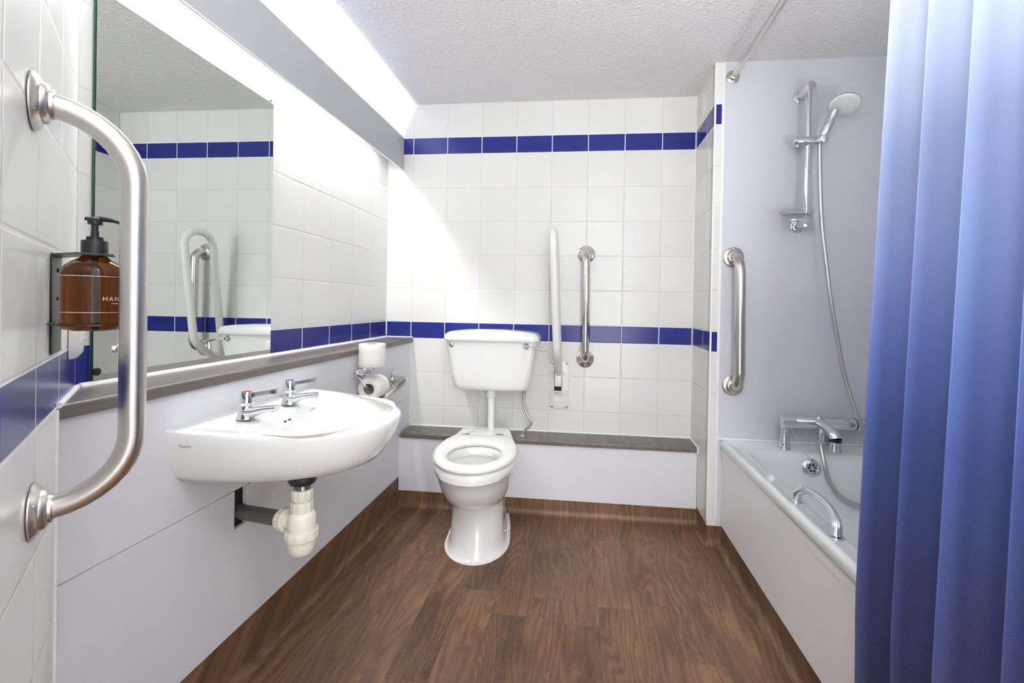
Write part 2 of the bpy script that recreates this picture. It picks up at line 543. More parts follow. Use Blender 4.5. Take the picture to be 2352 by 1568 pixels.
# ------------------------------------------------------------------ the setting
def wall(name, p0, p1, u0, z0=0.0, z1=CEIL, mat=None, thick=0.06, kind='structure', back=None):
    """vertical wall from p0 to p1; room on the left of p0->p1 seen from above; UV in metres."""
    p0, p1 = Vector((p0[0], p0[1], 0)), Vector((p1[0], p1[1], 0))
    d = (p1 - p0); L = d.length; d.normalize()
    nrm = Vector((-d.y, d.x, 0))
    bm = bmesh.new()
    uvl = bm.loops.layers.uv.new('UVMap')
    f = [bm.verts.new(p0 + Vector((0, 0, z0))), bm.verts.new(p1 + Vector((0, 0, z0))), bm.verts.new(p1 + Vector((0, 0, z1))), bm.verts.new(p0 + Vector((0, 0, z1)))]
    b = [bm.verts.new(v.co - nrm * thick) for v in f]
    faces = [(f[0], f[1], f[2], f[3]), (b[1], b[0], b[3], b[2]), (f[0], b[0], b[1], f[1]), (f[2], b[2], b[3], f[3]), (f[1], b[1], b[2], f[2]), (f[3], b[3], b[0], f[0])]
    for q in faces:
        fc = bm.faces.new(q)
        for lp in fc.loops:
            lp[uvl].uv = ((lp.vert.co - p0).dot(d) - u0, lp.vert.co.z)
    bmesh.ops.recalc_face_normals(bm, faces=bm.faces[:])
    me = bpy.data.meshes.new(name); bm.to_mesh(me); bm.free()
    me.materials.append(mat or M_TILE)
    o = bpy.data.objects.new(name, me); COL.objects.link(o)
    if kind: o['kind'] = kind
    return o
SE = SO + SD * SLEN
# room to the left of travel: run clockwise seen from above is wrong way, so list p0->p1 counter-clockwise
wall('wall_back', (XR, 0), (0, 0), (XR - 0.1481) % PH)
wall('wall_left', (0, 0), (0, -SPLAY), 0.205 % PH)
wall('wall_front_left', (0, -SPLAY), (SE.x, SE.y), 0.2061 % PH)
wall('wall_entry', (SE.x, SE.y), (SE.x, YB), 0.0, mat=M_BPANEL)
wall('wall_right_return', (XR, YS + 0.03), (XR, 0), (0.3404 - 0.03 - 0.209) % PH, z0=0.095)
wall('wall_right_stub', (XS, YS), (XR, YS), -0.03, z0=0.092, thick=0.035)
wall('wall_right', (XE, -2.12), (XE, YS), 0.0, mat=M_BATHWALL)
wall('wall_bath_end', (XE, YS), (XS, YS), 0.0, mat=M_BATHWALL, z0=0.092)
wall('wall_bath_foot', (1.79, -2.12), (XE, -2.12), 0.0, mat=M_BPANEL)
wall('wall_side', (1.79, YB), (1.79, -2.12), 0.0, mat=M_BPANEL)
# wall behind the camera with a doorway
wb = MB()
wb.box((SE.x - 0.06, YB - 0.06, 0), (SE.x + 0.05, YB, CEIL)); wb.box((1.76, YB - 0.06, 0), (1.85, YB, CEIL)); wb.box((SE.x - 0.06, YB - 0.06, 2.05), (1.85, YB, CEIL))
tag(wb.build('wall_behind', M_BPANEL), kind='structure')
c = MB().box((-0.1, YB - 0.06, CEIL), (XE + 0.1, 0.1, CEIL + 0.06)).build('ceiling', M_CEIL); tag(c, kind='structure')
c = MB().box((-0.1, YB - 0.4, -0.06), (XE + 0.1, 0.1, 0)).build('floor', M_FLOOR); tag(c, kind='structure')
# door standing open into the passage
dr = MB().box((SE.x + 0.055, YB - 0.06 - 0.66, 0.01), (SE.x + 0.095, YB - 0.065, 2.03), 0.003).build('door_1', M_DOOR); tag(dr, kind='structure')
dh = MB(); dh.tube(fillet([(SE.x + 0.095, YB - 0.65, 1.0), (SE.x + 0.14, YB - 0.65, 1.0), (SE.x + 0.14, YB - 0.54, 1.0)], 0.012, 5), 0.009, 10)
dh.build('door_handle', M_STEEL, dr)

# upturned vinyl coving round the floor
def sweep(name, path, prof, mat, closed=False):
    P = [Vector((p[0], p[1])) for p in path]
    N = []
    for i in range(len(P)):
        def nn(a, b):
            d = (b - a).normalized(); return Vector((-d.y, d.x))
        if i == 0: N.append((nn(P[0], P[1]), 1.0))
        elif i == len(P) - 1: N.append((nn(P[-2], P[-1]), 1.0))
        else:
            a, b = nn(P[i - 1], P[i]), nn(P[i], P[i + 1])
            m = (a + b).normalized(); N.append((m, 1.0 / max(0.2, m.dot(a))))
    mb = MB()
    rings = [[Vector((P[i].x + N[i][0].x * d * N[i][1], P[i].y + N[i][0].y * d * N[i][1], z)) for d, z in prof] for i in range(len(P))]
    mb.rings(rings, True, True)
    return mb.build(name, mat)
sb = SO + SD * (BX / SD.x)
# room on the left of the path
path = [(1.790, -2.1), (1.790, YS), (XR, YS), (XR, BY), (BX, BY), (BX, sb.y), (SE.x - 0.02, SE.y + 0.02)]
R_ = 0.032
CD = -0.004
prof = [(-0.009, 0.0), (-0.009, 0.162), (CD, 0.162), (CD, R_)]
prof += [(CD + R_ - R_ * math.cos(a), R_ - R_ * math.sin(a)) for a in [PI / 2 * k / 6 for k in range(1, 6)]] + [(CD + R_, 0.0012), (CD + R_, 0.0)]
tag(sweep('baseboard_coved', path, prof, M_FLOOR), kind='structure')

# low boxing along the left wall: panels with fine joints
lb = tag(MB().box((0.0, -1.6, 0.0), (BX - 0.014, -0.001, 0.86)).build('wall_lower_left', M_DARK), kind='structure')
ye = sb.y
def panel(y0, y1, z0, z1, nm='panel', mat=M_PANEL, cut=None):
    m = MB()
    x0, x1 = BX - 0.012, BX
    if cut:
        (cy0, cy1, cz0, cz1) = cut
        m.box((x0, y0, z0), (x1, cy0, z1)); m.box((x0, cy1, z0), (x1, y1, z1))
        m.box((x0, cy0, z0), (x1, cy1, cz0))
        if cz1 < z1: m.box((x0, cy0, cz1), (x1, cy1, z1))
    else:
        m.box((x0, y0, z0), (x1, y1, z1), 0.0008, 1)
    return m.build(nm, mat, lb)
panel(ye, -0.001, 0.158, 0.5622, cut=(-1.342, -1.296, 0.452, 0.5622))
panel(ye, -0.594, 0.5637, 0.879)
panel(-0.5925, -0.001, 0.5637, 0.879)
# low boxing behind the toilet
bb = tag(MB().box((BX, BY + 0.014, 0.0), (XR, -0.001, 0.37)).build('wall_lower_back', M_DARK), kind='structure')
MB().box((BX, BY, 0.085), (XR - 0.001, BY + 0.012, 0.3745), 0.0008, 1).build('panel', M_PANEL, bb)
# pale strip closing the joint of the tiled stub and the wall board, and tile-corner trim
for nm, a, b in (('trim_1', (XS - 0.009, YS - 0.004, 0.13), (XS + 0.004, YS + 0.001, CEIL)),
                 ('trim_2', (XR - 0.003, YS - 0.003, 0.12), (XR + 0.005, YS + 0.004, CEIL))):
    tag(MB().box(a, b, 0.001).build(nm, M_SEAL), kind='structure')
# sealant beads
def bead(name, pts, r=0.004):
    return tag(MB().tube(pts, r, 8).build(name, M_SEAL), kind='structure')
bead('trim_3', [(0.008, -0.001, 0.907), (0.008, -SPLAY + 0.002, 0.907)], 0.0085)
bead('trim_4', [(0.16, -0.002, 0.9085), (0.003, -0.002, 0.9085)], 0.005)
bead('trim_5', [(BX + 0.01, -0.003, 0.4015), (XR, -0.003, 0.4015)], 0.0055)
bead('trim_6', [(XR - 0.002, -0.004, 0.4015), (XR - 0.002, -0.166, 0.4015), (XR - 0.002, -0.166, 0.37)], 0.004)
bead('trim_7', [(0.002, -0.002, 0.92), (0.002, -0.002, CEIL)], 0.003)
bead('trim_8', [(XR - 0.002, -0.002, 0.41), (XR - 0.002, -0.002, CEIL)], 0.003)
bead('trim_9', [sp(0.004, 0.003, 0.907), sp(0.23, 0.003, 0.907)], 0.006)
bead('trim_10', [sp(0.235, 0.001, 0.9), sp(0.235, 0.001, 0.1)], 0.0035)
bead('trim_11', [(XS, YS - 0.002, 0.5), (XE, YS - 0.002, 0.5)], 0.005)
bead('trim_12', [(BX - 0.001, -0.002, 0.41), (BX - 0.001, -0.002, 0.9)], 0.004)

# ------------------------------------------------------------------ ledges
def ledge_profile(x0, x1, z0, z1, r):
    """cross section with a rolled front edge, front at x1"""
    pts = [(x0, z0), (x0, z1)]
    for k in range(6):
        a = PI / 2 * k / 5; pts.append((x1 - r + r * math.sin(a), z1 - r + r * math.cos(a)))
    for k in range(4):
        a = PI / 2 * k / 3; pts.append((x1 - r * 0.5 + r * 0.5 * math.cos(a), z0 + r * 0.5 - r * 0.5 * math.sin(a)))
    return pts
FX = 0.163
pr = ledge_profile(0.0015, FX, 0.879, 0.9065, 0.007)
m = MB()
m.rings([[Vector((x, -0.0015, z)) for x, z in pr], [Vector((x, -SPLAY - x * math.tan(PHI) + 0.002, z)) for x, z in pr]])
o = m.build('wooden_ledge', M_WOOD, loc=(0.08, -0.8, 0.879), ang=30)
tag(o, 'long grey-brown wood-look ledge under the mirror, running above the wash basin', 'ledge')
pr = ledge_profile(0.0015, 0.167, 0.3745, 0.4005, 0.006)
m = MB(); m.rings([[Vector((x, -y, z)) for y, z in pr] for x in (BX + 0.012, XR - 0.002)])
me_rot = m
o = m.build('wooden_bench_top', M_WOOD, ang=30)
tag(o, 'dark grey-brown wood-look shelf low behind the toilet along the back wall', 'shelf')

# ------------------------------------------------------------------ pelmet and tube
t = thing('light_pelmet', (0.09, -0.8, 1.872), 'long pale grey board fixed along the left wall above the mirror, hiding the strip light', 'light pelmet')
yE = -SPLAY - 0.09 * math.tan(PHI) + 0.01
m = MB(); m.box((0.082, yE, 1.874), (0.0905, -0.0015, 2.059), 0.0008, 1); m.build('board', M_PELMET, t)
MB().box((0.0815, yE, 1.8705), (0.0912, -0.0015, 1.8745), 0.0008, 1).build('edge_strip', M_SEAL, t)
for y in (-0.12, -0.85, -1.5):
    MB().box((0.001, y - 0.012, 1.985), (0.0822, y + 0.012, 1.989)).build('bracket', M_PLASTIC, t)
t = thing('fluorescent_lamp', (0.02, -0.85, 1.94), 'white fluorescent strip light hidden behind the pale grey board, lighting the left wall', 'lamp')
MB().box((0.001, -1.6, 1.925), (0.020, -0.20, 1.965), 0.003).build('housing', M_PLASTIC, t)
MB().cyl((0.035, -1.575, 1.937), (0.035, -0.225, 1.937), 0.0085, 16).build('tube', M_TUBE, t)
for y in (-1.58, -0.22):
    MB().box((0.015, y - 0.008, 1.925), (0.046, y + 0.008, 1.965), 0.002).build('end_cap', M_PLASTIC, t)
t = thing('added_ceiling_lamp', (1.35, -2.25, CEIL), 'round white ceiling lamp near the doorway, added out of view as fill light', 'lamp')  # fixture made up to carry the unseen ceiling fill
MB().lathe([(0.17, 0), (0.175, -0.012), (0.17, -0.02)], (1.35, -2.25, CEIL), (0, 0, 1), 40).build('base', M_PLASTIC, t)
MB().lathe([(0.165, -0.018), (0.163, -0.035), (0.13, -0.058), (0.07, -0.066), (0.0, -0.068)], (1.35, -2.25, CEIL), (0, 0, 1), 40).build('diffuser', M_DOME, t)

# ------------------------------------------------------------------ mirror (hung a touch out of square)
t = thing('wall_mirror', (0.004, -1.3, 0.912), 'large frameless mirror on the tiled left wall above the wash basin', 'mirror')
MY0, MY1, MZ0, MZ1 = -1.608, -1.003, 0.913, 1.815
MB().box((0.0015, MY0, MZ0), (0.0065, MY1, MZ1), 0.0006, 1).build('backing', M_GLEDGE, t)
m = MB()
vs = [m.bm.verts.new(p) for p in ((0.0098, MY0 + 0.001, MZ0 + 0.001), (0.0072, MY1 - 0.001, MZ0 + 0.001), (0.0072, MY1 - 0.001, MZ1 - 0.001), (0.0098, MY0 + 0.001, MZ1 - 0.001))]
m.bm.faces.new(vs)
bk = [m.bm.verts.new(Vector(v.co) - Vector((0.0004, 0, 0))) for v in vs]
m.bm.faces.new(bk[::-1])
for i in range(4): m.bm.faces.new((vs[i], bk[i], bk[(i + 1) % 4], vs[(i + 1) % 4]))
m.build('glass', M_MIRROR, t, ang=10)
for p in ((-1.555, 0.985), ):
    MB().lathe([(0.0095, 0.007), (0.0095, 0.012), (0.006, 0.0155), (0, 0.0165)], (0, p[0], p[1]), (1, 0, 0), 20).build('screw_cap', M_CHROME, t)
for p in ((-1.02, 1.823), ):
    MB().lathe([(0.006, 0.001), (0.006, 0.010), (0.003, 0.012)], (0, p[0], p[1]), (1, 0, 0), 16).build('clip', M_CHROME, t)
MB().lathe([(0.009, 0.007), (0.009, 0.0125), (0.005, 0.014)], (0, -1.600, 0.936), (1, 0, 0), 16).build('clip', M_BLKPL, t)

# ------------------------------------------------------------------ text helper: letters laid on a surface
def text_mesh(txt, size, spacing=1.0, shear=0.0, dense=True):
    cu = bpy.data.curves.new('txt', 'FONT')
    cu.body = txt; cu.size = size; cu.space_character = spacing; cu.shear = shear
    cu.resolution_u = 3
    ob = bpy.data.objects.new('txt', cu); COL.objects.link(ob)
    dg = bpy.context.evaluated_depsgraph_get()
    me = bpy.data.meshes.new_from_object(ob.evaluated_get(dg))
    bpy.data.objects.remove(ob)
    bm = bmesh.new(); bm.from_mesh(me); bpy.data.meshes.remove(me)
    bmesh.ops.triangulate(bm, faces=bm.faces[:])
    return bm

def bvh_of(o):
    bm = bmesh.new(); bm.from_mesh(o.data)
    bmesh.ops.transform(bm, matrix=Matrix.Translation(BASE[o.name]), verts=bm.verts[:])
    tr = BVHTree.FromBMesh(bm); bm.free(); return tr

# ------------------------------------------------------------------ wash basin
BC = -1.285
t = thing('wash_basin', (BX, BC, 0.64), 'white ceramic wall-hung wash basin with two taps, on the left wall below the mirror', 'wash basin')
NB = 56
def d_ring(depth, half, z, x0=BX, cz=None, sharp=1.0, zb=None):
    """closed D: straight along the wall then an elliptical front. zb = height at the wall"""
    pts = []
    nb = NB // 2
    for k in range(nb):      # wall side from -half to +half
        pts.append(Vector((x0, BC - half + 2 * half * k / nb, z if zb is None else zb)))
    for k in range(NB - nb):
        a = PI / 2 - PI * k / (NB - nb)
        ca, sa = math.cos(a), math.sin(a)
        px = x0 + depth * (abs(ca) ** sharp)
        py = BC + half * math.copysign(abs(sa) ** 0.96, sa)
        zz = z if zb is None else zb + (z - zb) * min(1, abs(ca) * 1.5)
        pts.append(Vector((px, py, zz)))
    return pts
def b_ring(xb, xf, half, z, r=0.35):
    pts = []
    nb = NB // 2
    cx = xb + (xf - xb) * 0.42
    for k in range(NB):
        if k < nb: a = PI + PI / 2 - PI * (k / nb)     # back half from -y to +y
        else: a = PI / 2 - PI * (k - nb) / (NB - nb)
        ca, sa = math.cos(a), math.sin(a)
        if ca >= 0: px = cx + (xf - cx) * abs(ca) ** 0.95
        else: px = cx - (cx - xb) * abs(ca) ** 0.5
        py = BC + half * math.copysign(abs(sa) ** 0.85, sa)
        pts.append(Vector((px, py, z)))
    return pts
m = MB()
R = []
R.append(d_ring(0.30, 0.15, 0.640, zb=0.660))
R.append(d_ring(0.355, 0.205, 0.644, zb=0.660))
R.append(d_ring(0.388, 0.236, 0.658, zb=0.662))
R.append(d_ring(0.412, 0.253, 0.680, zb=0.680))
R.append(d_ring(0.425, 0.266, 0.706, zb=0.708))
R.append(d_ring(0.440, 0.275, 0.735, zb=0.738))
R.append(d_ring(0.449, 0.280, 0.760, zb=0.768))
R.append(d_ring(0.450, 0.2815, 0.771, zb=0.785))
R.append(d_ring(0.447, 0.280, 0.779, zb=0.794))
R.append(d_ring(0.439, 0.274, 0.7830, zb=0.797))
R.append(d_ring(0.428, 0.264, 0.7838, zb=0.797))
R.append(b_ring(0.262, 0.566, 0.236, 0.7835))
R.append(b_ring(0.266, 0.559, 0.230, 0.7800))
R.append(b_ring(0.272, 0.552, 0.222, 0.7710))
R.append(b_ring(0.280, 0.542, 0.208, 0.7480))
R.append(b_ring(0.292, 0.528, 0.184, 0.7200))
R.append(b_ring(0.312, 0.498, 0.145, 0.6950))
R.append(b_ring(0.345, 0.460, 0.085, 0.6790))
R.append(b_ring(0.378, 0.428, 0.026, 0.6740))
m.rings(R)
basin = m.build('basin_body', M_CERAMIC, t, ang=50)
btree = bvh_of(basin)
# raised pad / underside ring around the waste
MB().lathe([(0.050, 0.0), (0.085, 0.004), (0.112, 0.022)], (0.385, BC, 0.628), (0, 0, 1), 40).build('underside_ring', M_CERAMIC, t)
# overflow recess with two slots
loc, nrm, _, _ = btree.ray_cast(Vector((0.42, BC - 0.02, 0.745)), Vector((-1, 0, 0)))
ov = loc
m = MB(); m.sphere((ov.x - 0.001, ov.y, ov.z), 0.024, 0.10, 1.0, 0.9, 20); m.build('overflow_boss', M_CERAMIC, t)
for dy in (-0.010, 0.010):
    MB().sphere((ov.x + 0.0006, ov.y + dy, ov.z + 0.016), 0.0065, 0.25, 1.0, 0.42, 12).build('overflow_slot', M_PLUGRIM, t)
MB().lathe([(0.03, 0.0), (0.032, 0.002), (0.026, 0.003), (0.02, 0.001)], (0.403, BC, 0.6745), (0, 0, 1), 28).build('waste_rim', M_CHROME, t)
loc2, _, _, _ = btree.ray_cast(Vector((0.42, BC + 0.105, 0.762)), Vector((-1, 0, 0)))
m = MB(); m.tube([loc2 + Vector((0.001 + 0.006 * math.sin(a), 0.008 * math.cos(a), 0.009 * math.sin(a))) for a in [PI * 1.6 * k / 10 for k in range(11)]], 0.0014, 8)
m.build('chain_stay', M_CHROME, t)
# maker's mark printed on the near flank
bm = text_mesh('Twyford', 0.0095, 1.0, 0.25)
for v in bm.verts:
    x = 0.185 + v.co.x * 0.92; z = 0.758 + v.co.y
    h = btree.ray_cast(Vector((x, BC - 0.5, z)), Vector((0, 1, 0)))
    v.co = (h[0] + Vector((0, -0.0006, 0))) if h[0] else Vector((x, BC - 0.28, z))
mk = MB(); mk.add(bm); mk.build('printed_mark', M_MARK, t)

def tap(name, y, col, label):
    zt = 0.792
    x0 = 0.236
    t = thing(name, (x0, y, zt), label, 'tap')
    # pillar body flaring into the spout
    m = MB()
    m.lathe([(0.032, 0), (0.032, 0.002), (0.029, 0.006), (0.0245, 0.028), (0.020, 0.046), (0.018, 0.050)], (x0, y, zt), (0, 0, 1), 28)
    m.build('body', M_CHROME, t)
    m = MB()
    path = [(x0 + 0.0, y, zt + 0.020), (x0 + 0.030, y, zt + 0.024), (x0 + 0.075, y, zt + 0.038), (x0 + 0.118, y, zt + 0.044)]
    rs = []
    for (px, py, pz), (hw, hh) in zip(path, ((0.026, 0.020), (0.023, 0.019), (0.0175, 0.0125), (0.0155, 0.0115))):
        rs.append([Vector((px, py + hw * math.copysign(abs(math.cos(a)) ** 0.7, math.cos(a)), pz + hh * math.copysign(abs(math.sin(a)) ** 0.7, math.sin(a)))) for a in [2 * PI * k / 20 for k in range(20)]])
    m.rings(rs); m.build('spout', M_CHROME, t)
    MB().cyl((x0 + 0.108, y, zt + 0.038), (x0 + 0.108, y, zt + 0.028), 0.0095, 18).build('nozzle', M_CHROME, t)
    h = MB(); h.lathe([(0.0185, 0.050), (0.024, 0.056), (0.0245, 0.062), (0.021, 0.085), (0.0165, 0.100), (0.0155, 0.102)], (x0, y, zt), (0, 0, 1), 28)
    # paddle lever pointing at the room
    rs = []
    d = Vector((math.cos(0.35), math.sin(0.35), 0)); sd = Vector((-d.y, d.x, 0))
    for s_, wv_, hv, zz in ((0.010, 0.007, 0.011, 0.086), (0.03, 0.006, 0.006, 0.090), (0.070, 0.0095, 0.0065, 0.097), (0.096, 0.011, 0.0085, 0.101), (0.100, 0.011, 0.0095, 0.1015)):
        c_ = Vector((x0, y, zt + zz)) + d * s_
        rs.append([c_ + sd * wv_ * sx + Vector((0, 0, hv * sz)) for sx, sz in ((-1, -1), (1, -1), (1, 1), (-1, 1))])
    h.rings(rs)
    ho = h.build('lever_handle', M_CHROME, t)
    MB().lathe([(0.0125, 0.1015), (0.0125, 0.1035), (0.0, 0.1045)], (x0, y, zt), (0, 0, 1), 24).build('index_disc', col, ho)
    t.scale = (0.74, 0.74, 0.70)
    return t
tap('hot_tap', -1.410, M_RED, 'chrome lever tap with a red disc, nearer end of the wash basin')
tap('cold_tap', -1.228, M_BLUE, 'chrome lever tap with a blue disc, farther end of the wash basin')

# ------------------------------------------------------------------ trap and waste pipe
tx, ty = 0.405, BC - 0.105
ty = -1.42
tx = 0.405
t = thing('bottle_trap', (tx, ty, 0.45), 'off-white plastic bottle trap hanging under the wash basin', 'trap')
MB().lathe([(0.033, 0.652), (0.034, 0.640), (0.030, 0.633)], (tx, ty, 0), (0, 0, 1), 28).build('washer', M_BLKPL, t)
prof = [(0.0205, 0.640)]
for k in range(9): prof += [(0.0205, 0.636 - k * 0.0022), (0.0192, 0.635 - k * 0.0022)]
MB().lathe(prof + [(0.02, 0.608)], (tx, ty, 0), (0, 0, 1), 28).build('threaded_tail', M_STEEL, t)
def ribbed(prof, nrib, amp, o, axis=(0, 0, 1), n=72):
    m = MB(); ax = Vector(axis).normalized(); e1 = ax.orthogonal().normalized(); e2 = ax.cross(e1); rs = []
    for r, h in prof:
        rs.append([Vector(o) + ax * h + (e1 * math.cos(2 * PI * i / n) + e2 * math.sin(2 * PI * i / n)) * (r + (amp if (i * nrib // n * n // nrib) == i or (i % (n // nrib)) == 0 else 0)) for i in range(n)])
    m.rings(rs); return m
ribbed([(0.020, 0.618), (0.0245, 0.617), (0.0245, 0.594), (0.021, 0.588)], 12, 0.0014, (tx, ty, 0)).build('top_nut', M_CREAM, t)
MB().cyl((tx, ty, 0.594), (tx, ty, 0.575), 0.019, 24).build('neck', M_CREAM, t)
ribbed([(0.0215, 0.587), (0.0265, 0.587), (0.0265, 0.562), (0.024, 0.557)], 12, 0.0014, (tx, ty, 0)).build('collar_nut', M_CREAM, t)
m = MB(); m.lathe([(0.024, 0.560), (0.030, 0.556), (0.0335, 0.546), (0.034, 0.515), (0.033, 0.505)], (tx, ty, 0), (0, 0, 1), 36)
bt = m.build('trap_body', M_CREAM, t)
ribbed([(0.032, 0.512), (0.039, 0.511), (0.0405, 0.503), (0.0385, 0.490), (0.036, 0.488)], 12, 0.0014, (tx, ty, 0)).build('ring_nut', M_CREAM, t)
MB().lathe([(0.0335, 0.492), (0.0335, 0.468), (0.0305, 0.455), (0.022, 0.446), (0.010, 0.442), (0, 0.4415)], (tx, ty, 0), (0, 0, 1), 36).build('cup', M_CREAM, t)
# side outlet towards the wall
pd = Vector((BX + 0.005, -1.318, 0.493)) - Vector((tx, ty, 0.5285)); pd.normalize()
o0 = Vector((tx, ty, 0.529))
prof = [(0.020, 0.020), (0.021, 0.028)]
for k in range(7): prof += [(0.0222, 0.034 + k * 0.0035), (0.0208, 0.0355 + k * 0.0035)]
MB().lathe(prof, o0, pd, 28).build('outlet', M_CREAM, t)
ribbed([(0.021, 0.056), (0.0295, 0.056), (0.0295, 0.080), (0.025, 0.083)], 12, 0.0015, o0, pd).build('outlet_nut', M_CREAM, t)
t = thing('waste_pipe', (BX, -1.318, 0.49), 'dark grey plastic waste pipe running from the bottle trap into the cut-out in the panel', 'pipe')
MB().cyl(o0 + pd * 0.078, o0 + pd * 0.40, 0.0205, 28).build('pipe', M_GREYPIPE, t)
# ------------------------------------------------------------------ cistern
t = thing('toilet_cistern', (0.655, -0.1, 0.65), 'white ceramic toilet cistern with a lid, mounted high on the back wall', 'cistern')
CX = 0.655
m = MB(); rs = []
for z, hx, yf, r in ((0.645, 0.165, -0.145, 0.05), (0.648, 0.186, -0.163, 0.05), (0.658, 0.200, -0.174, 0.045), (0.675, 0.207, -0.180, 0.04), (0.72, 0.214, -0.184, 0.036), (0.80, 0.227, -0.188, 0.034), (0.88, 0.240, -0.191, 0.032), (0.917, 0.246, -0.192, 0.032)):
    yb = -0.004
    rs.append(rrect(CX, (yf + yb) / 2, hx, (yb - yf) / 2, r, z, 6))
m.rings(rs); m.build('tank', M_CERAMIC, t, ang=60)
m = MB(); rs = []
def lidring(hx, hy, r, z, dome=0.0):
    out = rrect(CX, -0.104, hx, hy, r, z, 6)
    for v in out: v.z += dome * (1 - ((v.x - CX) / 0.26) ** 2)
    return out
for hx, hy, r, z, dm in ((0.243, 0.098, 0.03, 0.914, 0), (0.253, 0.1045, 0.036, 0.915, 0), (0.256, 0.1065, 0.038, 0.921, 0), (0.255, 0.106, 0.038, 0.932, 0), (0.247, 0.101, 0.035, 0.948, 0.004), (0.228, 0.090, 0.03, 0.957, 0.010), (0.17, 0.06, 0.03, 0.960, 0.012), (0.08, 0.03, 0.02, 0.961, 0.012)):
    rs.append(lidring(hx, hy, r, z, dm))
m.rings(rs); m.build('lid', M_CERAMIC, t, ang=60)
lv = MB(); lv.lathe([(0.016, 0), (0.0165, 0.003), (0.013, 0.007), (0.009, 0.012), (0.009, 0.020), (0.006, 0.023)], (CX + 0.186, -0.19, 0.891), (0, -1, 0), 24)
lv = lv.build('lever_boss', M_CHROME, t)
m = MB(); m.tube(smooth([(CX + 0.186, -0.208, 0.891), (CX + 0.225, -0.215, 0.889), (CX + 0.262, -0.218, 0.881), (CX + 0.296, -0.218, 0.876)], 5), 0.005, 12, radii=[0.0035, 0.0035, 0.0035, 0.0035, 0.0035, 0.0038, 0.0045, 0.005, 0.0055, 0.006, 0.0065, 0.0068, 0.007, 0.0068, 0.006, 0.004][:16])
m.build('flush_lever', M_CHROME, lv)
MB().lathe([(0.013, 0), (0.0135, 0.002), (0.010, 0.005), (0, 0.006)], (CX - 0.210, -0.19, 0.890), (0, -1, 0), 24).build('blanking_cap', M_STEEL, t)

# flush pipe and flexible water hose
t = thing('flush_pipe', (0.645, -0.1, 0.42), 'white plastic flush pipe dropping from the cistern to the toilet', 'pipe')
MB().tube(fillet([(0.645, -0.095, 0.645), (0.648, -0.095, 0.46), (0.652, -0.115, 0.426)], 0.04, 6), 0.0195, 24).build('pipe', M_PLASTIC, t)
MB().lathe([(0.022, 0.602), (0.027, 0.606), (0.027, 0.628), (0.024, 0.645)], (0.645, -0.095, 0), (0, 0, 1), 28).build('nut', M_PLASTIC, t)
t = thing('flexible_water_hose', (0.822, -0.1, 0.40), 'kinked braided steel water hose below the right end of the cistern', 'hose')
hp = smooth([(0.825, -0.1, 0.646), (0.828, -0.1, 0.58), (0.833, -0.1, 0.545), (0.852, -0.1, 0.505), (0.868, -0.1, 0.478), (0.862, -0.1, 0.455), (0.835, -0.1, 0.430), (0.823, -0.1, 0.402)], 6)
MB().tube(hp, 0.0065, 14).build('braided_hose', M_HOSE, t)
MB().cyl((0.825, -0.1, 0.655), (0.8255, -0.1, 0.628), 0.0115, 6).build('nut', M_STEEL, t)
MB().cyl((0.826, -0.1, 0.628), (0.827, -0.1, 0.600), 0.0085, 16).build('ferrule', M_STEEL, t)
MB().lathe([(0.016, 0.4005), (0.015, 0.403), (0.008, 0.404)], (0.823, -0.1, 0), (0, 0, 1), 20).build('collar', M_STEEL, t)

# ------------------------------------------------------------------ toilet
YAW = math.radians(6.0)
TO = Vector((0.626, -0.105, 0))
TF = Vector((math.sin(YAW), -math.cos(YAW), 0)); TU = Vector((math.cos(YAW), math.sin(YAW), 0))
def tl(u, v, z): return TO + TU * u + TF * v + Vector((0, 0, z))
t = thing('toilet', tl(0, 0.3, 0), 'white floor-standing toilet pan with an open seat, against the low boxing at the back wall', 'toilet')
NTT = 64
def outline(v0, w0, v1, w1, vc, wc, vf, z, n=NTT, pw=1.0):
    """half outline rear corner (v0,w0) -> (v1,w1) -> widest (vc,wc) -> rounded front vf; mirrored"""
    half = []
    h = n // 2
    k1 = h // 3
    for k in range(k1):
        s_ = k / k1
        v = v0 + (vc - v0) * s_
        # smooth width blend
        if v <= v1: wd = w0 + (w1 - w0) * (v - v0) / max(1e-6, v1 - v0)
        else:
            q = (v - v1) / max(1e-6, vc - v1); q = math.sin(q * PI / 2)
            wd = w1 + (wc - w1) * q
        half.append((wd, v))
    for k in range(h - k1 + 1):
        a = PI / 2 * k / (h - k1)
        half.append((wc * abs(math.cos(a)) ** pw, vc + (vf - vc) * math.sin(a)))
    right = half[:-1] + [(0.0, half[-1][1])]
    pts = [tl(u, v, z) for u, v in right] + [tl(-u, v, z) for u, v in reversed(half[:-1])]
    return pts
def oval(vb, vf, hw, z, n=NTT):
    """same vertex count and start as outline: starts rear-right corner"""
    N = len(outline(0, .1, .2, .1, .4, .15, .7, 0))
    vc = (vb + vf) / 2; hl = (vf - vb) / 2
    pts = []
    for k in range(N):
        a = -PI / 2 + 2 * PI * (k + 0.5) / N
        ca, sa = math.cos(a), math.sin(a)
        pts.append(tl(hw * math.copysign(abs(ca) ** 0.92, ca), vc + hl * math.copysign(abs(sa) ** 0.95, sa), z))
    return pts
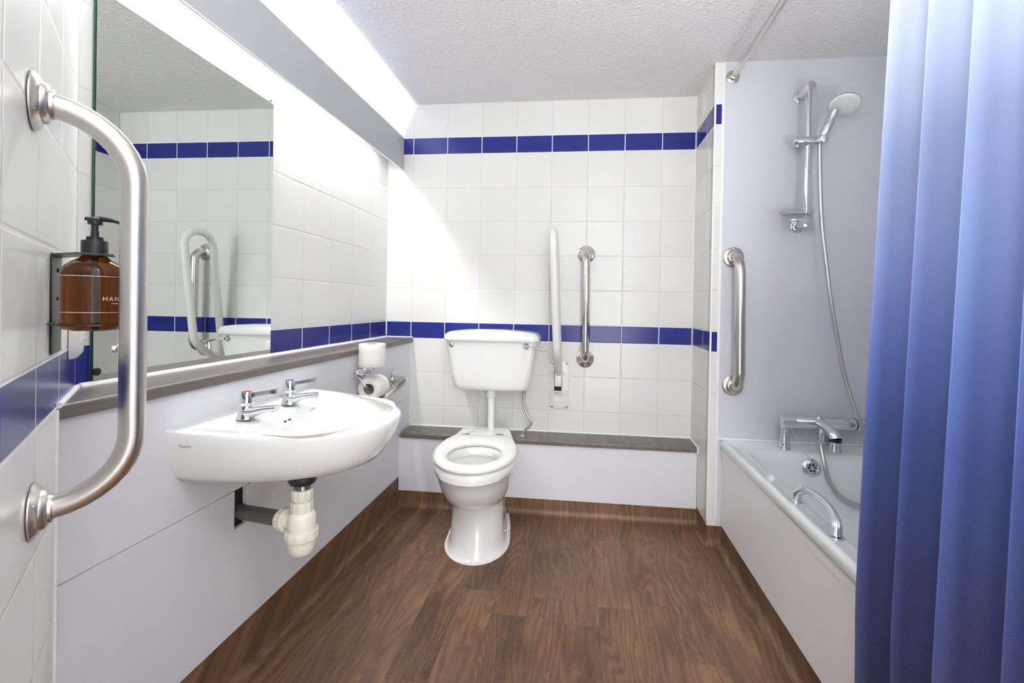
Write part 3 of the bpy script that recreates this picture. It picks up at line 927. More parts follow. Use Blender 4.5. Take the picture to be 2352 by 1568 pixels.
rs = [
    outline(0.081, 0.125, 0.2, 0.138, 0.36, 0.142, 0.548, 0.0),
    outline(0.081, 0.125, 0.2, 0.138, 0.36, 0.142, 0.548, 0.006),
    outline(0.081, 0.118, 0.2, 0.130, 0.36, 0.134, 0.538, 0.012),
    outline(0.081, 0.112, 0.2, 0.122, 0.36, 0.125, 0.520, 0.05),
    outline(0.081, 0.110, 0.2, 0.119, 0.36, 0.120, 0.500, 0.12),
    outline(0.081, 0.109, 0.2, 0.117, 0.36, 0.118, 0.492, 0.19),
    outline(0.081, 0.109, 0.2, 0.117, 0.38, 0.119, 0.496, 0.225),
    outline(0.081, 0.109, 0.2, 0.118, 0.40, 0.124, 0.560, 0.236),
    outline(0.081, 0.108, 0.2, 0.120, 0.42, 0.132, 0.618, 0.262),
    outline(0.081, 0.110, 0.2, 0.128, 0.44, 0.150, 0.664, 0.305),
    outline(0.081, 0.113, 0.2, 0.136, 0.46, 0.163, 0.695, 0.355),
    outline(0.081, 0.116, 0.2, 0.143, 0.47, 0.171, 0.715, 0.395),
    outline(0.081, 0.118, 0.2, 0.147, 0.48, 0.175, 0.725, 0.404),
    outline(0.030, 0.120, 0.2, 0.149, 0.48, 0.177, 0.730, 0.406),
    outline(0.030, 0.123, 0.2, 0.151, 0.48, 0.178, 0.731, 0.425),
    outline(0.030, 0.124, 0.2, 0.150, 0.48, 0.177, 0.729, 0.438),
    outline(0.036, 0.120, 0.2, 0.146, 0.48, 0.172, 0.723, 0.445),
    outline(0.044, 0.113, 0.2, 0.139, 0.48, 0.165, 0.715, 0.4475),
    oval(0.375, 0.675, 0.126, 0.4475),
    oval(0.385, 0.665, 0.119, 0.442),
    oval(0.388, 0.662, 0.117, 0.415),
    oval(0.372, 0.675, 0.121, 0.405),
    oval(0.368, 0.672, 0.122, 0.385),
    oval(0.380, 0.640, 0.105, 0.330),
    oval(0.400, 0.570, 0.070, 0.275),
    oval(0.410, 0.520, 0.045, 0.240),
]
m = MB(); m.rings(rs); pan = m.build('pan', M_CERAMIC, t, ang=55)
m = MB(); m.bm.faces.new([m.bm.verts.new(p) for p in oval(0.392, 0.600, 0.085, 0.298)]); m.build('water', M_WATER, t)
# seat
def so(vb, vf, hw, z, rear=0.13):
    return outline(vb, rear, vb + 0.06, rear + (hw - rear) * 0.55, 0.48, hw, vf, z)
rs = [so(0.262, 0.733, 0.180, 0.4525, 0.128), so(0.258, 0.737, 0.1835, 0.460, 0.132), so(0.262, 0.733, 0.1795, 0.469, 0.128), so(0.275, 0.716, 0.165, 0.4745, 0.118),
      oval(0.352, 0.692, 0.138, 0.4755), oval(0.374, 0.674, 0.124, 0.4715), oval(0.382, 0.666, 0.116, 0.463), oval(0.378, 0.670, 0.120, 0.4525)]
m = MB(); m.rings(rs, False, False, True, True); st = m.build('seat', M_PLASTIC, t, ang=60)
for uu in (-0.075, 0.075):
    h = MB().cyl(tl(uu, 0.215, 0.4475), tl(uu, 0.215, 0.463), 0.011, 20, bev=0.0015).build('hinge', M_STEEL, t)
    MB().box((-0.008, -0.018, -0.0025), (0.008, 0.0, 0.0025), 0.001, 1, frame_from(tl(uu, 0.215, 0.456) , TU, -TF, (0, 0, 1)) @ Matrix.Rotation(-PI / 2 if uu < 0 else PI / 2, 4, 'Z') @ Matrix.Scale(1.6, 4)).build('hinge_arm', M_STEEL, h)
MB().box((-0.012, -0.006, 0), (0.012, 0.006, 0.007), 0.002, 2, frame_from(tl(0.06, 0.705, 0.4465), TU, TF, (0, 0, 1))).build('buffer', M_PLASTIC, st)
# foot fixings on the right flank
for uu, vv, zz in ((0.112, 0.24, 0.075), (0.127, 0.32, 0.035)):
    MB().lathe([(0.009, 0), (0.0085, 0.004), (0.005, 0.006), (0, 0.0065)], tl(uu, vv, zz), TU + Vector((0, 0, 0.35)), 16).build('screw_cap', M_STEEL, t)
ptree = bvh_of(pan)
bm = text_mesh('Twyford', 0.013, 1.0, 0.25)
for v in bm.verts: v.co = tl(-0.088 + v.co.x, 0.135 - v.co.y, 0.4483)
mk = MB(); mk.add(bm); mk.build('printed_mark', M_MARK, t)
MB().sphere(tl(0.035, 0.665, 0.345), 0.005, n=10).build('rim_outlet', M_PLUGRIM, t)
# sealant where the foot meets the floor
m = MB(); P = outline(0.08, 0.128, 0.2, 0.141, 0.36, 0.145, 0.551, 0.003); m.tube(P[:len(P)], 0.005, 8); m.build('floor_seal', M_SEAL, t)

# ------------------------------------------------------------------ drop-down rail (folded up)
t = thing('drop_down_rail', (1.015, 0, 0.53), 'white folded-up drop-down support rail on the back wall, right of the cistern', 'grab rail')
m = MB(); m.box((0.960, -0.010, 0.536), (1.064, -0.001, 0.801), 0.003); m.build('back_plate', M_PLASTIC, t)
for x in (0.9725, 1.0525):
    for z in (0.790, 0.549):
        MB().lathe([(0.0085, 0), (0.008, 0.006), (0.004, 0.008)], (x, -0.009, z), (0, -1, 0), 6).build('bolt', M_STEEL, t)
m = MB()
for x in (0.9835, 1.0295):
    m.prism([(0, 0)] * 0 or [(x - 0.002, -0.009), (x + 0.002, -0.009), (x + 0.002, -0.062), (x - 0.002, -0.062)], 0.637, 0.765)
m.box((0.9835, -0.011, 0.637), (1.0295, -0.062, 0.641))
m.build('hinge_bracket', M_PLASTIC, t)
m = MB(); m.box((0.988, -0.018, 0.664), (1.025, -0.058, 0.742), 0.004); m.build('hinge_block', M_PLASTIC, t)
for sx in (-1, 1):
    m = MB(); m.cyl((1.0065 + sx * 0.024, -0.036, 0.735), (1.0065 + sx * 0.040, -0.030, 0.735), 0.012, 4, 0.005); m.build('hinge_lug', M_PLASTIC, t)
MB().box((0.9875, -0.052, 0.6415), (1.0255, -0.056, 0.664)).build('slot', M_PLUGRIM, t)
MB().box((0.981, -0.0105, 0.575), (1.041, -0.0112, 0.597), 0.0003, 1).build('embossed_label', M_PLASTIC, t)
path = [(1.010, -0.046, 0.735), (1.008, -0.105, 0.80), (1.001, -0.238, 0.905), (0.985, -0.338, 1.385), (0.982, -0.250, 1.490), (0.983, -0.160, 1.430), (0.998, -0.075, 1.05), (1.006, -0.034, 0.80), (1.008, -0.036, 0.75)]
path = [(1.010, -0.048, 0.738), (1.006, -0.235, 0.872), (0.981, -0.345, 1.478), (0.979, -0.150, 1.478), (1.007, -0.034, 0.79), (1.0085, -0.038, 0.738)]
MB().tube(fillet(path, [0, 0.10, 0.088, 0.088, 0.05, 0], 12), 0.0195, 24).build('rail', M_PLASTIC, t)

# ------------------------------------------------------------------ steel grab rails
def grab_rail(name, A, B, out, stand, r, fr, label, bend=0.05, rot=0.0, mat=M_STEEL, holes=3, plate_thick=0.006):
    A, B, out = Vector(A), Vector(B), Vector(out).normalized()
    t = thing(name, (A + B) / 2, label, 'grab rail', None)
    a0, b0 = A + out * 0.004, B + out * 0.004
    MB().tube(fillet([a0, A + out * stand, B + out * stand, b0], bend, 10), r, 28).build('bar', mat, t)
    ax = (B - A).normalized()
    side = out.cross(ax)
    for P, sg in ((A, 1), (B, -1)):
        f = MB().lathe([(fr, 0.0005), (fr, 0.0025), (fr * 0.95, 0.0045), (fr * 0.80, plate_thick), (fr * 0.72, plate_thick + 0.001), (fr * 0.68, plate_thick + 0.006), (fr * 0.63, plate_thick + 0.008), (r * 1.24, plate_thick + 0.009), (r * 1.18, plate_thick + 0.013), (r * 1.02, plate_thick + 0.014)], P, out, 40).build('flange', mat, t)
        for k in range(holes):
            a = 2 * PI * k / holes + rot
            c_ = P + out * 0.0045 + (ax * (-sg) * math.cos(a) + side * math.sin(a)) * fr * 0.82
            MB().lathe([(fr * 0.09, 0), (fr * 0.085, 0.002), (fr * 0.03, 0.003)], c_, out, 12).build('screw', M_STEEL, f)
    return t
M_STEEL2 = metal_material('polished_steel', (0.68, 0.66, 0.61, 1), 0.11, (1, 1, 30), 0.06)
M_STEEL3 = metal_material('brushed_steel', (0.66, 0.63, 0.59, 1), 0.25, (1, 1, 30), 0.10)
grab_rail('grab_rail', (1.147, -0.001, 1.392), (1.1515, -0.001, 0.815), (0, -1, 0), 0.082, 0.0215, 0.048, 'polished steel vertical grab rail on the back wall, right of the white folding rail', 0.055, mat=M_STEEL2)
grab_rail('grab_rail', (1.822, YS - 0.001, 1.345), (1.830, YS - 0.001, 0.750), (0.04, -1, 0), 0.080, 0.0225, 0.047, 'steel vertical grab rail on the grey wall board beside the shower, above the bath', 0.075)
grab_rail('grab_rail', sp(0.452, 0.001, 1.392), sp(0.432, 0.001, 0.786), SN, 0.112, 0.0178, 0.042, 'big steel vertical grab rail at the near left, beside the soap bottle', 0.108, mat=M_STEEL3, plate_thick=0.009)
grab_rail('grab_rail', (BX + 0.001, -0.255, 0.705), (BX + 0.001, -0.90, 0.618), (1, 0, 0), 0.085, 0.0205, 0.040, 'low polished steel grab rail on the left boxing, beyond the wash basin', 0.05, mat=M_STEEL2)

# ------------------------------------------------------------------ toilet rolls and holder
t = thing('toilet_roll_holder', (BX, -0.62, 0.79), 'square chrome toilet roll holder on the left boxing under the ledge', 'toilet roll holder')
MB().box((BX + 0.0005, -0.665, 0.775), (BX + 0.012, -0.575, 0.812), 0.002).build('plate', M_CHROME, t)
m = MB(); m.tube(fillet([(BX + 0.010, -0.662, 0.785), (BX + 0.028, -0.668, 0.778), (BX + 0.060, -0.672, 0.741), (BX + 0.062, -0.55, 0.741)], 0.008, 5), 0.0035, 12); m.build('wire_arm', M_CHROME, t)
m = MB(); m.tube(fillet([(BX + 0.010, -0.60, 0.795), (BX + 0.052, -0.60, 0.798), (BX + 0.056, -0.60, 0.822)], 0.010, 5), 0.006, 12); m.lathe([(0.034, 0.8225), (0.034, 0.8255), (0.02, 0.8262)], (BX + 0.056, -0.62, 0), (0, 0, 1), 24)
m.tube([(BX + 0.056, -0.62, 0.826), (BX + 0.056, -0.62, 0.915)], 0.006, 12)
m.build('spare_roll_post', M_CHROME, t)
def roll(name, c, axis, R0, h, label, tail=False):
    t = thing(name, c, label, 'toilet roll', 'toilet rolls on the chrome holder')
    ax = Vector(axis); e1 = ax.orthogonal().normalized(); e2 = ax.cross(e1)
    n = 56; rs = []
    rng = random.Random(3)
    for r, k in ((0.0245, 0.0), (R0 * 0.6, -0.001), (R0 - 0.002, 0.0), (R0, 0.003), (R0, h * 0.33), (R0, h * 0.66), (R0, h - 0.003), (R0 - 0.002, h), (R0 * 0.6, h + 0.001), (0.0245, h)):
        rs.append([Vector(c) + ax * (k - h / 2) + (e1 * math.cos(2 * PI * i / n) + e2 * math.sin(2 * PI * i / n)) * (r + (rng.uniform(-0.0007, 0.0007) if r > 0.04 else 0)) for i in range(n)])
    m = MB(); m.rings(rs, False, False, True, True)
    if tail:
        b = Vector(c)
        w0, w1 = -h / 2, h / 2
        prev = None
        for a_, rr in ((-1.9, R0 + 0.0006), (-1.6, R0 + 0.0008), (-1.25, R0 + 0.002), (-1.0, R0 + 0.008), (-0.85, R0 + 0.016)):
            d = Vector((math.cos(a_), 0, math.sin(a_))) * rr
            cur = [m.bm.verts.new(b + d + ax * w0), m.bm.verts.new(b + d + ax * w1)]
            if prev: m.bm.faces.new((prev[0], prev[1], cur[1], cur[0]))
            prev = cur
    m.build('paper', M_PAPER, t, ang=50)
    rs = [[Vector(c) + ax * k + (e1 * math.cos(2 * PI * i / 28) + e2 * math.sin(2 * PI * i / 28)) * r for i in range(28)] for r, k in ((0.0243, -h / 2 + 0.0005), (0.0243, h / 2 - 0.0005), (0.0231, h / 2 - 0.0005), (0.0231, -h / 2 + 0.0005))]
    m = MB(); m.rings(rs, False, False, True, True); m.build('core', M_CORE, t)
    return t
roll('toilet_roll', (BX + 0.060, -0.595, 0.741 - 0.013), (0, 1, 0), 0.0505, 0.105, 'toilet roll lying on its side on the chrome holder wire, open core facing the room', True)
roll('toilet_roll', (BX + 0.070, -0.640, 0.8265 + 0.0505), (0, 0, 1), 0.056, 0.099, 'spare toilet roll standing upright on top of the chrome holder')

# ------------------------------------------------------------------ bath
t = thing('bathtub', (1.79, -1.2, 0.1), 'white bathtub along the right side behind the blue curtain', 'bathtub')
BX0, BX1, BY0, BY1 = 1.7775, XE - 0.002, -2.115, YS - 0.003
ZB = 0.496
cx, cy = (BX0 + BX1) / 2, (BY0 + BY1) / 2
hx, hy = (BX1 - BX0) / 2, (BY1 - BY0) / 2
def br(x0, x1, y0, y1, r, z): return rrect((x0 + x1) / 2, (y0 + y1) / 2, (x1 - x0) / 2, (y1 - y0) / 2, r, z, 8)
rs = [br(BX0 + 0.004, BX1, BY0, BY1, 0.008, ZB - 0.040), br(BX0, BX1, BY0, BY1, 0.010, ZB - 0.036), br(BX0, BX1, BY0, BY1, 0.012, ZB - 0.012), br(BX0 + 0.003, BX1, BY0, BY1, 0.014, ZB - 0.003),
      br(BX0 + 0.010, BX1, BY0, BY1, 0.016, ZB), br(BX0 + 0.022, BX1 - 0.006, BY0 + 0.01, BY1 - 0.010, 0.02, ZB - 0.0005), br(BX0 + 0.028, BX1 - 0.010, BY0 + 0.015, BY1 - 0.016, 0.03, ZB - 0.006),
      br(BX0 + 0.066, BX1 - 0.05, BY0 + 0.09, BY1 - 0.098, 0.09, ZB - 0.008), br(BX0 + 0.078, BX1 - 0.062, BY0 + 0.105, BY1 - 0.115, 0.09, ZB - 0.014), br(BX0 + 0.087, BX1 - 0.072, BY0 + 0.13, BY1 - 0.127, 0.09, ZB - 0.035),
      br(BX0 + 0.105, BX1 - 0.088, BY0 + 0.22, BY1 - 0.150, 0.09, ZB - 0.15), br(BX0 + 0.125, BX1 - 0.105, BY0 + 0.32, BY1 - 0.180, 0.09, ZB - 0.29), br(BX0 + 0.165, BX1 - 0.14, BY0 + 0.40, BY1 - 0.225, 0.09, ZB - 0.345), br(BX0 + 0.24, BX1 - 0.21, BY0 + 0.5, BY1 - 0.32, 0.09, ZB - 0.355)]
m = MB(); m.rings(rs, False, True); tub = m.build('tub', M_ACRYLIC, t, ang=50)
# chrome grip on the rim
m = MB(); gx = BX0 + 0.048
pts = smooth([(gx, -0.985, ZB - 0.006), (gx + 0.003, -0.990, ZB + 0.022), (gx + 0.012, -1.02, ZB + 0.043), (gx + 0.020, -1.09, ZB + 0.047), (gx + 0.018, -1.15, ZB + 0.042), (gx + 0.008, -1.20, ZB + 0.026), (gx, -1.218, ZB - 0.006)], 6)
n_ = len(pts)
m.tube(pts, 0.011, 18, radii=[0.0155 - 0.005 * math.sin(PI * i / (n_ - 1)) for i in range(n_)])
gr = m.build('grip_handle', M_CHROME, t)
for y in (-0.985, -1.218):
    MB().lathe([(0.0185, 0), (0.018, 0.003), (0.014, 0.004)], (gx, y, ZB - 0.0075), (0, 0, 1), 20).build('grip_foot', M_CHROME, gr)
ttree = bvh_of(tub)
h = ttree.ray_cast(Vector((2.117, -1.0, 0.432)), Vector((0, 1, 0)))
oc = h[0]; on_ = h[1]
if on_.y > 0: on_ = -on_
ow = MB(); ow.lathe([(0.037, 0.0), (0.038, 0.003), (0.034, 0.007), (0.024, 0.010), (0.022, 0.007), (0.0, 0.007)], oc, on_, 32); ow = ow.build('overflow_plate', M_CHROME, t)
e1 = on_.orthogonal().normalized(); e2 = on_.cross(e1)
for k in range(6):
    a = 2 * PI * k / 6 + 0.3
    m = MB(); m.lathe([(0.0048, 0.0), (0.0048, 0.0012), (0.0, 0.0012)], oc + on_ * 0.0068 + (e1 * math.cos(a) + e2 * math.sin(a)) * 0.0135, on_, 14); m.build('overflow_hole', M_PLUGRIM, ow)
t2 = MB().box((1.788, -2.115, 0.098), (1.80, YS - 0.004, 0.456), 0.001, 1).build('side_panel', M_BPANEL, t)
MB().box((1.7835, -2.115, 0.425), (1.789, YS - 0.004, 0.456), 0.001, 1).build('top_strip', M_BPANEL, t2)

# ------------------------------------------------------------------ bath shower mixer
t = thing('bath_mixer', (2.17, -0.40, ZB), 'chrome bar bath and shower mixer standing on the tap end of the bathtub', 'mixer tap')
yM, zM = -0.415, 0.612
MB().cyl((2.071, yM, zM), (2.318, yM, zM), 0.0265, 36, bev=0.001).build('bar_body', M_CHROME, t)
MB().lathe([(0.025, 0), (0.031, 0.004), (0.031, 0.012), (0.0285, 0.058)], (2.012, yM, zM), (1, 0, 0), 36).build('temperature_knob', M_CHROME, t)
k2 = MB().lathe([(0.0285, 0), (0.0275, 0.045), (0.026, 0.056), (0.018, 0.062), (0, 0.063)], (2.320, yM, zM), (1, 0, 0), 36).build('flow_knob', M_CHROME, t)
MB().tube([(2.335, yM, zM + 0.022), (2.318, yM - 0.004, zM + 0.075)], 0.0045, 12).build('knob_lever', M_CHROME, k2)
for x in (2.035, 2.245):
    m = MB(); m.lathe([(0.0275, 0.0), (0.0275, 0.003), (0.024, 0.014), (0.017, 0.050), (0.0145, 0.075), (0.0145, 0.105)], (x, yM + 0.010, ZB - 0.0085), (0, 0, 1), 32); m.build('leg', M_CHROME, t)
m = MB(); pts = smooth([(2.165, yM, zM), (2.168, yM - 0.030, zM + 0.002), (2.174, yM - 0.075, zM - 0.006), (2.178, yM - 0.110, zM - 0.022), (2.179, yM - 0.120, zM - 0.038)], 6)
n_ = len(pts); m.tube(pts, 0.02, 24, radii=[0.020 + 0.003 * (i / (n_ - 1)) for i in range(n_)]); m.build('spout', M_CHROME, t)
MB().cyl((2.179, yM - 0.120, zM - 0.036), (2.179, yM - 0.120, zM - 0.048), 0.0235, 24).build('aerator', M_BLKPL, t)
MB().lathe([(0.008, 0), (0.010, 0.005), (0.009, 0.012), (0.004, 0.014)], (2.172, yM - 0.004, zM + 0.024), (0, 0, 1), 20).build('diverter_knob', M_CHROME, t)
MB().cyl((2.170, yM - 0.028, zM - 0.018), (2.170, yM - 0.028, zM - 0.078), 0.0125, 20, bev=0.001).build('hose_outlet', M_CHROME, t)

# bead chain to the overflow
t = thing('plug_chain', oc, 'thin chrome bead chain running from the mixer to the round overflow of the bathtub', 'chain')
a, b = Vector((2.055, yM - 0.01, zM - 0.026)), oc + on_ * 0.012 + Vector((-0.006, 0, 0.03))
m = MB(); m.tube([a.lerp(b, k / 10) - Vector((0, 0, 0.004 * math.sin(PI * k / 10))) for k in range(11)], 0.0009, 6)
for k in range(38):
    q = k / 37; m.sphere(a.lerp(b, q) - Vector((0, 0, 0.004 * math.sin(PI * q))), 0.0016, n=6)
m.build('beads', M_STEEL, t)

# ------------------------------------------------------------------ riser rail, handset, hose, soap dish
yR = -0.405
t = thing('shower_riser_rail', (2.106, YS, 1.5), 'chrome vertical shower riser rail with sliding holder on the grey wall board', 'shower rail')
MB().cyl((2.106, yR, 1.475), (2.106, yR, 2.095), 0.0125, 24).build('bar', M_CHROME, t)
for z, x0 in ((2.086, 2.098), (1.500, 2.098)):
    m = MB(); m.lathe([(0.030, 0.0005), (0.0295, 0.006), (0.020, 0.010)], (x0, YS, z - 0.010), (0, -1, 0), 32); br_ = m.build('wall_bracket', M_CHROME, t)
    m = MB(); m.cyl((x0, YS - 0.008, z - 0.010), (2.110, yR - 0.022, z + 0.008), 0.0195, 28, 0.0205, 0.001); m.build('bracket_arm', M_CHROME, br_)
m = MB(); m.cyl((2.045, yR - 0.002, 1.852), (2.150, yR - 0.008, 1.852), 0.0195, 28, bev=0.001); sl = m.build('slider', M_CHROME, t)
MB().cyl((2.060, yR - 0.006, 1.836), (2.060, yR - 0.006, 1.825), 0.0065, 14).build('slider_button', M_CHROME, sl)
m = MB(); m.lathe([(0.019, 0), (0.021, 0.006), (0.021, 0.026), (0.018, 0.032)], (2.155, yR - 0.020, 1.838), (0.05, -0.25, 1), 24); m.build('handset_cradle', M_CHROME, sl)

t = thing('shower_handset', (2.16, yR - 0.02, 1.86), 'chrome hand shower with a round pale grey spray face, held on the riser rail', 'shower head')
hb = Vector((2.152, yR - 0.022, 1.850)); hc = Vector((2.180, -0.446, 1.935)); hd = Vector((2.218, -0.475, 1.984)); he = Vector((2.190, -0.460, 1.968))
pts = smooth([hb, Vector((2.160, yR - 0.030, 1.878)), Vector((2.170, yR - 0.038, 1.906)), hc, he], 7)
n_ = len(pts); m = MB()
m.tube(pts, 0.014, 20, radii=[0.0115 + 0.0065 * math.sin(min(1.0, i / (n_ * 0.55)) * PI / 2) - (0.004 * max(0, (i / n_ - 0.72)) / 0.28) for i in range(n_)])
m.build('handle', M_CHROME, t)
fn = Vector((-0.22, -0.40, -0.89)).normalized()
m = MB(); m.lathe([(0.0, -0.024), (0.026, -0.021), (0.047, -0.013), (0.058, -0.003), (0.059, 0.003), (0.053, 0.004)], hd, fn, 40); m.build('head_shell', M_CHROME, t)
m = MB(); m.lathe([(0.056, 0.0), (0.058, 0.005), (0.054, 0.009), (0.047, 0.0115), (0.0, 0.0128)], hd, fn, 40); fc = m.build('spray_face', M_PLASTIC, t)
m = MB(); e1 = fn.orthogonal().normalized(); e2 = fn.cross(e1)
for rr, nn in ((0.012, 6), (0.024, 12), (0.036, 18), (0.045, 24)):
    for k in range(nn):
        a = 2 * PI * k / nn; m.sphere(hd + fn * 0.0128 + (e1 * math.cos(a) + e2 * math.sin(a)) * rr, 0.0016, n=6)
m.build('nozzles', simple('grey_nozzle', lin(170, 172, 176), 0.5), fc)
t = thing('shower_hose', (2.2, -0.42, 1.0), 'long grey metallic shower hose hanging from the handset and looping in the bathtub', 'hose')
hp = [(2.150, yR - 0.016, 1.842), (2.150, -0.420, 1.80), (2.156, -0.42, 1.64), (2.164, -0.42, 1.50), (2.177, -0.42, 1.385), (2.206, -0.42, 1.17), (2.240, -0.42, 0.985), (2.268, -0.425, 0.83), (2.306, -0.455, 0.665), (2.345, -0.475, 0.570), (2.395, -0.50, 0.46), (2.42, -0.53, 0.385), (2.395, -0.54, 0.330), (2.315, -0.53, 0.305), (2.262, -0.52, 0.307), (2.214, -0.51, 0.333), (2.182, -0.495, 0.385), (2.170, -0.475, 0.45), (2.169, -0.447, 0.515), (2.170, yM - 0.028, 0.54)]
MB().tube(smooth(hp, 8), 0.0085, 16).build('hose', M_HOSE, t)
t = thing('soap_dish', (2.04, -0.41, 1.52), 'clear plastic soap dish clipped to the foot of the shower riser rail', 'soap dish')
m = MB(); rs = []
for hx_, hy_, r_, z_ in ((0.040, 0.022, 0.02, 1.512), (0.055, 0.034, 0.03, 1.514), (0.066, 0.042, 0.036, 1.534), (0.068, 0.044, 0.038, 1.536), (0.064, 0.040, 0.035, 1.5345), (0.053, 0.032, 0.03, 1.5185), (0.040, 0.022, 0.02, 1.5165)):
    rs.append(rrect(2.045, -0.448, hx_, hy_, r_, z_, 5))
m.rings(rs); m.build('dish', M_CLEAR, t)
MB().box((2.035, yR - 0.022, 1.500), (2.118, yR + 0.014, 1.509), 0.003).build('clip', M_CHROME, t)

# ------------------------------------------------------------------ curtain rail and curtain
t = thing('curtain_rail', (1.80, -1.2, 2.178), 'steel curtain rail running near the ceiling above the bath edge', 'curtain rail')
MB().tube([(1.801, YS - 0.004, 2.178), (1.790, -2.11, 2.178)], 0.0125, 20).build('pole', M_STEEL2, t)
MB().lathe([(0.030, 0.0005), (0.030, 0.006), (0.026, 0.009), (0.018, 0.010), (0.018, 0.026), (0.0150, 0.028), (0.0135, 0.028)], (1.801, YS, 2.178), (0, -1, 0), 32).build('flange', M_STEEL2, t)
m = MB()
NS, NZ = 150, 44
rows = []
for iz in range(NZ + 1):
    z = 0.045 + (2.14 - 0.045) * iz / NZ
    zz = max(0.0, min(1.0, (1.9 - z) / 1.4))
    xb = 1.800 - 0.058 * (zz ** 1.1)
    row = []
    for i in range(NS + 1):
        s_ = i / NS
        # even folds, drifting a little with height
        ph = 2 * PI * (s_ * 6.2 + 0.05 * math.sin(1.6 * z + 5 * s_)) + 0.9
        amp = 0.034 + 0.004 * math.sin(3.1 * s_ * 2 * PI + 0.8 * z) + 0.004 * math.sin(1.7 * z)
        amp *= 1 - 0.16 * zz
        edge = min(1.0, s_ * 14)
        y = -1.434 - 0.030 * (1 - z / 2.1) - s_ * 0.66 + 0.020 * math.cos(ph + 0.9) * edge
        x = xb + amp * math.cos(ph) * (0.4 + 0.6 * edge)
        row.append(m.bm.verts.new((x, y, z)))
    rows.append(row)
for a, b in zip(rows, rows[1:]):
    for i in range(NS): m.bm.faces.new((a[i], a[i + 1], b[i + 1], b[i]))
cu = m.build('shower_curtain', M_CURT, ang=180, recalc=False)
md = cu.modifiers.new('thickness', 'SOLIDIFY'); md.thickness = 0.0014
tag(cu, 'blue ombre shower curtain, pale at the top and navy at the bottom, at the right', 'shower curtain')

# ------------------------------------------------------------------ soap bottle on its black bracket
t = thing('bottle_bracket', sp(0.29, 0, 1.0), 'black metal wall bracket holding the amber bottle on the near left wall', 'bracket')
LF = frame_from(SO, SD, SN, (0, 0, 1))     # x along wall, y off the wall
BA, BO, BR_ = 0.350, 0.0590, 0.0425
def lbox(a, b, bev=0.0): return MB().box(a, b, bev, 2, LF)
m = lbox((0.215, 0.001, 1.008), (0.305, 0.0035, 1.1835), 0.0008)
m.prism([(0, 0)] * 0 or [tuple((LF @ Vector(p))[:2]) for p in ((0.215, 0.001, 0), (0.305, 0.001, 0), (0.372, 0.040, 0), (0.372, 0.084, 0), (0.335, 0.084, 0), (0.330, 0.050, 0))], 1.1795, 1.1822)
m.build('back_plate', M_BLACK, t)
m = lbox((0.215, 0.001, 1.0605), (0.335, 0.022, 1.0635))
c0 = LF @ Vector((BA, BO, 0))
rs = [[c0 + Vector((math.cos(2 * PI * i / 40) * r, math.sin(2 * PI * i / 40) * r, z)) for i in range(40)] for r, z in ((BR_ + 0.001, 1.0605), (BR_ + 0.0045, 1.0605), (BR_ + 0.0045, 1.0635), (BR_ + 0.001, 1.0635))]
m.rings(rs, False, False, True, True); m.build('lower_ring', M_BLACK, t)
for z in (1.155, 1.105):
    MB().lathe([(0.0042, 0), (0.004, 0.002), (0.0, 0.003)], LF @ Vector((0.262, 0.0035, z)), SN, 14).build('screw', M_BLKPL, t)
t = thing('soap_bottle', c0 + Vector((0, 0, 1.052)), 'amber hand-wash bottle with a black pump and white lettering', 'soap bottle')
m = MB(); m.lathe([(0.0, 0.0), (0.031, 0.0), (0.0385, 0.003), (0.0418, 0.011), (BR_, 0.018), (BR_, 0.092), (0.0415, 0.100), (0.037, 0.109), (0.029, 0.116), (0.021, 0.121), (0.016, 0.126), (0.0155, 0.130)], c0 + Vector((0, 0, 1.052)), (0, 0, 1), 64, False, True)
body = m.build('bottle_body', M_AMBER, t, ang=50)
MB().cyl(c0 + Vector((0.002, 0.0, 1.058)), c0 + Vector((0, 0, 1.185)), 0.0035, 12).build('dip_tube', M_BLKPL, t)
p = MB(); p.lathe([(0.0175, 1.1825), (0.0175, 1.203), (0.0168, 1.2045), (0.0115, 1.205), (0.0110, 1.211), (0.0055, 1.2115), (0.0052, 1.222), (0.0045, 1.2225), (0.0045, 1.232), (0.0098, 1.2325), (0.0098, 1.2425), (0.007, 1.2445)], c0, (0, 0, 1), 36)
p.lathe([(0.0165, 1.1765), (0.0165, 1.184)], c0, (0, 0, 1), 36)
pu = p.build('pump', M_BLKPL, t)
nd = (Vector((1.0, 0.62, 0))).normalized()
m = MB(); m.tube(smooth([c0 + Vector((0, 0, 1.2415)) - nd * 0.013, c0 + Vector((0, 0, 1.2425)), c0 + nd * 0.020 + Vector((0, 0, 1.2418)), c0 + nd * 0.037 + Vector((0, 0, 1.2370))], 5), 0.004, 12, radii=[0.003] * 6 + [0.0042, 0.0044, 0.0042, 0.0040, 0.0038, 0.0034, 0.0031, 0.0028, 0.0025, 0.0022][:10]); m.build('nozzle', M_BLKPL, pu)
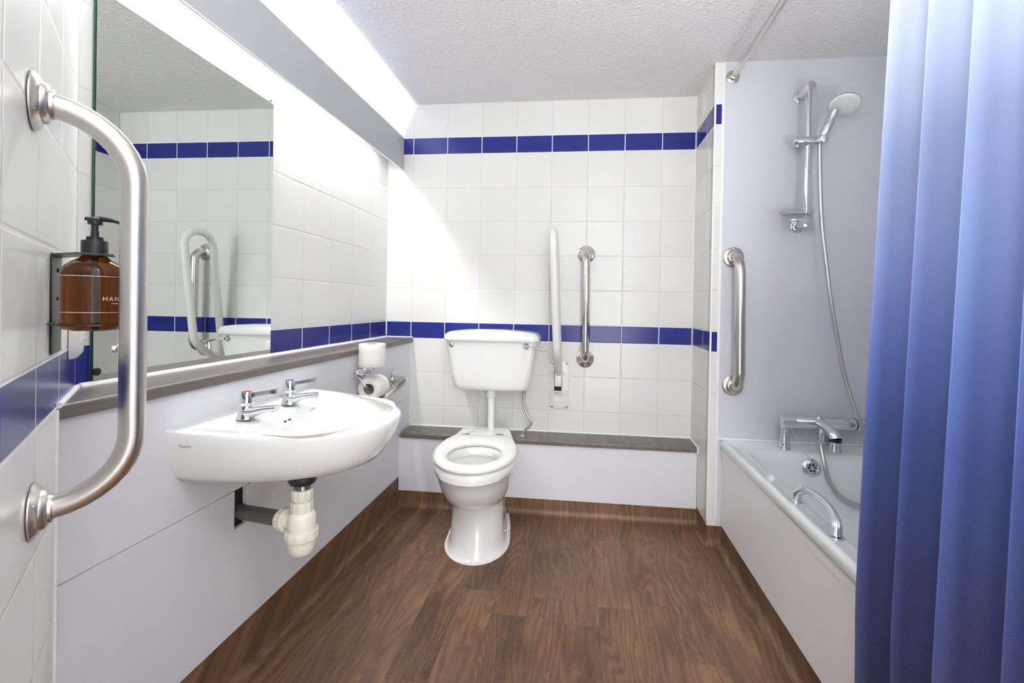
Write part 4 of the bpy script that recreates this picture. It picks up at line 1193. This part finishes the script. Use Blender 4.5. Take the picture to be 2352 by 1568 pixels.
# white print wrapped round the bottle
view = (Vector((1.1173, -2.5327, 0)) - Vector((c0.x, c0.y, 0))).normalized()
right = Vector((0, 0, 1)).cross(view)     # direction that shows to the right from the room
def wrap(ang, z, r=BR_ + 0.00025):
    return Vector((c0.x, c0.y, 0)) + (view * math.cos(ang) + right * math.sin(ang)) * r + Vector((0, 0, z))
bm = text_mesh('HAND WASH', 0.0100, 1.25)
for v in bm.verts: v.co = wrap(math.radians(13) + v.co.x / BR_, 1.1025 + v.co.y)
m = MB(); m.add(bm); m.build('lettering', M_PRINT, body, recalc=False)
for z, a0, a1, nm in ((1.1430, -1.6, 4.2, 'printed_line'), (1.0830, -1.6, 4.2, 'printed_line'), (1.0980, 0.52, 2.0, 'printed_line')):
    m = MB(); k = 60; top = [wrap(a0 + (a1 - a0) * i / k, z + 0.0004) for i in range(k + 1)]; bot = [wrap(a0 + (a1 - a0) * i / k, z - 0.0004) for i in range(k + 1)]
    m.rings([top, bot], False, False, closed=False); m.build(nm, M_PRINT, body, recalc=False)

# ------------------------------------------------------------------ small white dispenser near the corner
t = thing('white_dispenser', sp(0.09, 0, 0.98), 'small white plastic air freshener box on the near left wall under the amber bottle', 'air freshener')
m = MB(); rs = []
for z, d_, hw in ((0.978, 0.004, 0.018), (0.981, 0.012, 0.024), (0.992, 0.019, 0.026), (1.03, 0.022, 0.026), (1.055, 0.021, 0.025), (1.062, 0.012, 0.02)):
    rs.append([LF @ Vector((0.085 + hw * sx, yy, z)) for sx, yy in ((-1, 0.001), (-1, d_ * 0.75), (-0.75, d_), (0.75, d_), (1, d_ * 0.75), (1, 0.001))])
m.rings(rs); m.build('case', M_PLASTIC, t)
for k in range(3):
    for j in range(2):
        MB().sphere(LF @ Vector((0.075 + 0.012 * j, 0.0215, 1.005 + 0.012 * k)), 0.0016, n=6).build('vent_hole', simple('pale_grey', lin(150, 150, 150), 0.6), t)
# round vent high on the return wall
t = thing('wall_vent', (XR, -0.13, 2.14), 'faint round white plastic vent cover high on the tiled return wall near the ceiling', 'vent')
MB().lathe([(0.062, 0.0), (0.062, 0.003), (0.056, 0.005), (0.050, 0.003), (0.046, 0.005), (0.0, 0.006)], (XR - 0.0005, -0.125, 2.14), (-1, 0, 0), 40).build('cover', M_PLASTIC, t)
